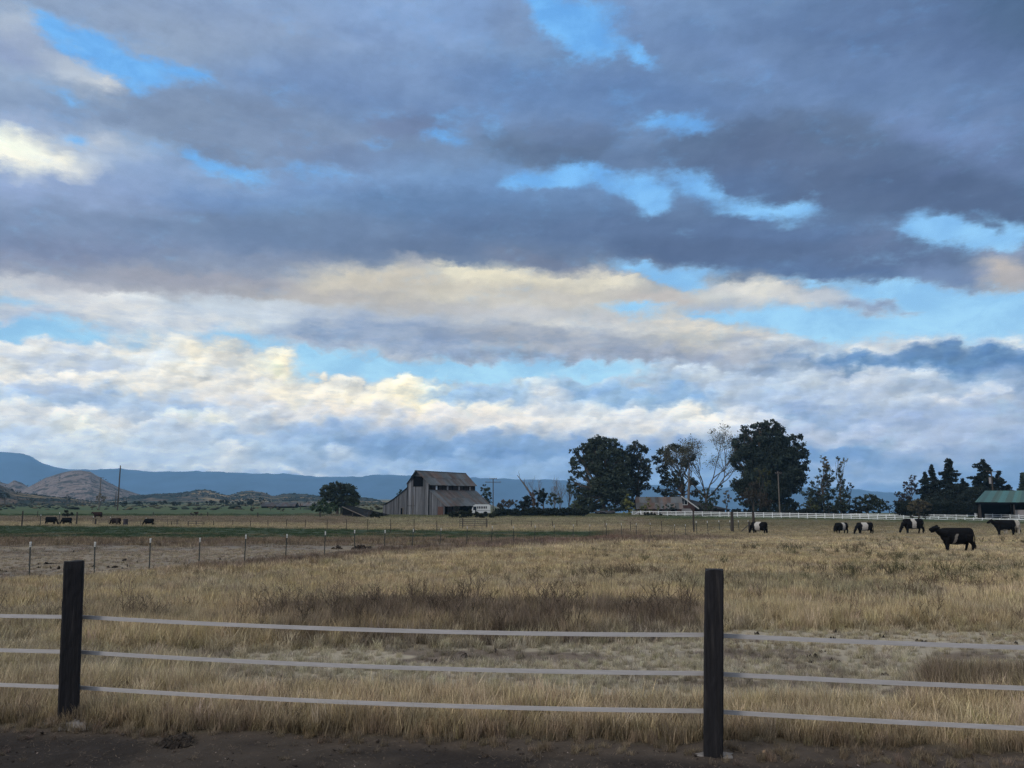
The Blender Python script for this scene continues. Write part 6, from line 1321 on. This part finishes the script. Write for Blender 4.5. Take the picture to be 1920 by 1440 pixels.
    if belt:
        bx0, bx1, zlo, zhi, slant = belt; jit = (fbm(co[:, 2] * 5 + 9, co[:, 1] * 5 + seed, 3) - .5) * .16
        xx = co[:, 0] + slant * (co[:, 2] - .9) + jit; m = (xx > bx0) & (xx < bx1) & (co[:, 2] < zhi + jit) & (co[:, 2] > zlo)
        col[m] = np.array(beltcol) * (.85 + .3 * fbm(co[m, 0] * 9, co[m, 2] * 9, 2))[:, None]
        if len(belt) > 5 or True:
            mb_ = (co[:, 2] < .47) & (co[:, 2] > .36) & (co[:, 0] > -.35) & (co[:, 0] < .36); col[mb_] = np.array(beltcol) * .7
    a = out.color_attributes.new('Col', 'FLOAT_COLOR', 'POINT'); c4 = np.ones((n, 4), np.float32); c4[:, :3] = col; a.data.foreach_set('color', c4.ravel())
    out.materials.clear(); out.materials.append(M['coat']); out.polygons.foreach_set('use_smooth', [True] * len(out.polygons))
    o = bpy.data.objects.new(name, out); COL.objects.link(o); o.location = b - Vector((0, 0, drop)); o.scale = (S, S, S)
    o.rotation_euler = (0, 0, (math.pi if face < 0 else 0) + yaw); tag(o, label, cat, group)
    # hair tuft of the tail
    t = MB()
    for i in range(26): x, y = r.normal() * .03, r.normal() * .03; t.tube([(-.92 + x * .5, .03 + y * .5, .42), (-.92 + x, .03 + y, .2 + r.uniform(-.04, .06))], [.012, .003], n=3, cap=False)
    t.build('tail_tuft', M['dung'], o)
    return o
BG = 'belted cattle in the right pasture'
cow(1796, 1036, 989.5, 'nearest black cow bellowing with raised head and narrow pale side patch', head='up', belt=(.08, .22, .36, .98, .28), legs=(.10, -.05, -.05, .12), group=BG, seed=2, beltcol=(.17, .155, .145), stout=.95)
cow(1885, 1004, 974.5, 'black cow standing side-on behind the bellowing one, head held level', head='level', belt=(-.1, .25, .36, .50, 0), legs=(.05, -.1, .08, -.12), group=BG, seed=3, beltcol=(.28, .26, .25))
cow(1713, 1001, 972.5, 'white-belted cow grazing under the umbrella-shaped tree', head='down', belt=(-.16, .20, .4, 1.5, -.14), legs=(.05, -.08, -.1, .1), group=BG, seed=4)
cow(1622, 1001, 978, 'broadly white-belted cow, right one of the grazing pair', head='down', belt=(-.22, .38, .4, 1.5, 0), legs=(0, 0, 0, 0), group=BG, seed=5, stout=1.08, drop=.08)
cow(1578, 1000, 977.5, 'white-belted cow facing away to the left, left one of the grazing pair', head='down', yaw=.45, belt=(-.28, .12, .4, 1.5, 0), group=BG, seed=6, stout=1.05, drop=.12)
cow(1424, 1001, 976.5, 'belted cow seen from behind, half hidden by the dark post', head='down', yaw=-.85, belt=(-.25, .32, .3, 1.5, .05), group=BG, seed=7, stout=1.15, drop=.1)
cow(1896, 1001, 975.5, 'cream coloured cow mostly hidden behind the level-headed black cow', head='down', belt=None, coat=(.33, .30, .27), group=BG, seed=8)
LG = 'cattle in the far left field'
cow(95, 984.5, 969, 'small black cow grazing to the right near the white-tipped stake', face=1, head='down', group=LG, seed=9)
cow(124.5, 984.5, 970.5, 'small black cow grazing to the left beside the thick stake', head='down', group=LG, seed=10)
cow(183, 972, 960, 'reddish brown cow half hidden by weeds beyond the gates', head='level', coat=(.026, .013, .011), group=LG, seed=11)
cow(217, 985, 971.5, 'dark brown cow grazing behind the gate next to the barrel', head='down', coat=(.016, .011, .011), group=LG, seed=12)
cow(279, 986, 972.5, 'black cow standing behind the pipe gate right of the barrel', head='down', group=LG, seed=13)

# ------------------------------------------------------------------ small things on the ground
def dung_heap(px, py, wpx, hpx, label, group, seed, lumps=9, mat='dung', name='manure_pile', cat='manure pile', D=None):
    b = gpx(px, py); k = b.y / F; r = np.random.default_rng(seed); mb = MB(); W_ = wpx * k / 2; Hh = hpx * k
    for i in range(lumps):
        x = r.uniform(-1, 1) * W_ * .8; y = r.normal() * W_ * .35; s = r.uniform(.14, .34) * W_; hh = Hh * r.uniform(.4, 1) * (1 - .6 * abs(x / W_))
        n, m = 9, 4; vs = []; fs = []
        for a in range(m):
            q = a / m
            for j in range(n):
                an = 2 * math.pi * j / n; rr = s * math.cos(q * math.pi / 2) * (1 + .25 * r.normal()); vs.append((x + rr * math.cos(an), y + rr * math.sin(an), -.02 + (hh + .02) * math.sin(q * math.pi / 2) * (1 + .1 * r.normal())))
        vs.append((x, y, hh))
        for a in range(m - 1):
            for j in range(n): p = a * n + j; c = a * n + (j + 1) % n; fs.append((p, c, c + n, p + n))
        fs += [((m - 1) * n + j, (m - 1) * n + (j + 1) % n, m * n) for j in range(n)]; mb.add(vs, fs)
    o = mb.build(name, M[mat], smooth=False, loc=b); tag(o, label, cat, group); return o
G1 = 'dark manure in the grazed strip behind the near fence'
L1 = 'dark dry manure clump in the grazed strip behind the near fence'
rr = np.random.default_rng(77)
for i, (x, y, w, h) in enumerate([(820, 1243, 34, 4), (868, 1232, 26, 4), (880, 1244, 24, 3), (938, 1246, 30, 6), (930, 1224, 22, 4), (1023, 1242, 14, 3), (732, 1216, 16, 3), (606, 1244, 18, 3), (1080, 1252, 12, 3), (1525, 1233, 20, 5), (1565, 1244, 24, 5), (1523, 1243, 14, 3), (1390, 1265, 30, 4), (1370, 1212, 16, 3), (1420, 1190, 12, 4), (1435, 1197, 10, 3), (1562, 1200, 14, 4), (1568, 1186, 12, 3), (1540, 1222, 14, 3), (1655, 1266, 24, 3), (1615, 1234, 12, 3), (1728, 1204, 24, 3), (1652, 1195, 10, 4), (1800, 1208, 10, 3), (1862, 1196, 14, 4), (1835, 1203, 16, 4), (1905, 1208, 12, 3), (1765, 1195, 10, 3)]):
    dung_heap(x, y, w * 1.15, h * 2.1, L1, G1, 200 + i, lumps=6)
G2 = 'dark manure in the bare paddock beyond the wire fence'
L2 = 'dark manure clump on the pale bare paddock beyond the wire fence'
for i, (x, y, w, h) in enumerate([(92, 1058, 28, 3), (110, 1067, 8, 4), (72, 1059, 6, 4), (72, 1066, 7, 3), (20, 1068, 8, 4), (10, 1073, 10, 4), (2, 1072, 8, 4), (172, 1063, 18, 3), (207, 1066, 24, 4), (240, 1063, 5, 5), (236, 1052, 20, 3), (257, 1055, 5, 3), (229, 1067, 4, 3), (476, 1053, 6, 5), (590, 1044, 8, 3), (598, 1041, 7, 3), (137, 1036, 6, 4), (412, 1050, 8, 3), (330, 1056, 8, 3), (94, 1066, 5, 3)]):
    dung_heap(x, y, w * 1.1, h * 1.7, L2, G2, 240 + i, lumps=5)
dung_heap(632, 1030, 24, 9, 'black twisted heap left of the third steel post from the barn end', None, 300, 12, name='brush_heap', cat='brush heap')
dung_heap(677, 1030, 34, 10, 'larger dark heap of rotten brush behind the steel post', None, 301, 18, name='brush_heap', cat='brush heap')
dung_heap(332, 1392, 62, 12, 'low black clod pile on the dirt near the left post', None, 302, 24, name='manure_pile')
dung_heap(72, 1362, 16, 5, 'small black clod at the foot of the left post', None, 303, 5, name='clod', cat='clod')
dung_heap(508, 1377, 14, 7, 'dark clod at the grass edge near the middle of the fence', None, 304, 4, name='clod', cat='clod')
dung_heap(950, 1403, 12, 7, 'dark clod on the dirt, middle of the picture', None, 305, 3, name='clod', cat='clod')
for i, (x, y, w) in enumerate([(224, 1352, 11), (274, 1354, 14), (362, 1360, 9), (600, 1371, 10), (683, 1373, 9), (893, 1385, 9), (781, 1397, 8), (1432, 1417, 9), (390, 1356, 8), (640, 1370, 13), (1118, 1412, 6), (512, 1362, 7)]):
    b = gpx(x, y); V, Fc, Cc = leaf_shape(); s = w / F * b.y
    o = np_mesh('dry_leaf', V * s * np.array([1, 1, .8]), Fc, M['dryleaf']); o.location = b + Vector((0, 0, .025)); o.rotation_euler = (rr.uniform(.3, 1.2), rr.uniform(-.5, .5), rr.uniform(0, 6.28))
    tag(o, 'curled pale tan dry leaf lying at the edge of the dirt', 'leaf', 'dry leaves at the edge of the dirt')

# ------------------------------------------------------------------ air
def haze_box():
    mb = MB(); mb.box((-6600, -90, -125), (6600, 8300, 420))
    m = bpy.data.materials.new('air'); m.use_nodes = True; t = m.node_tree; t.nodes.clear()
    v = t.nodes.new('ShaderNodeVolumePrincipled'); o = t.nodes.new('ShaderNodeOutputMaterial'); t.links.new(v.outputs[0], o.inputs['Volume'])
    v.inputs['Color'].default_value = (.34, .64, 1.0, 1); v.inputs['Density'].default_value = 1.0e-4; v.inputs['Anisotropy'].default_value = 0
    ob = mb.build('haze', m); tag(ob, 'thin blue air between the camera and the far mountains', kind='stuff')
haze_box()
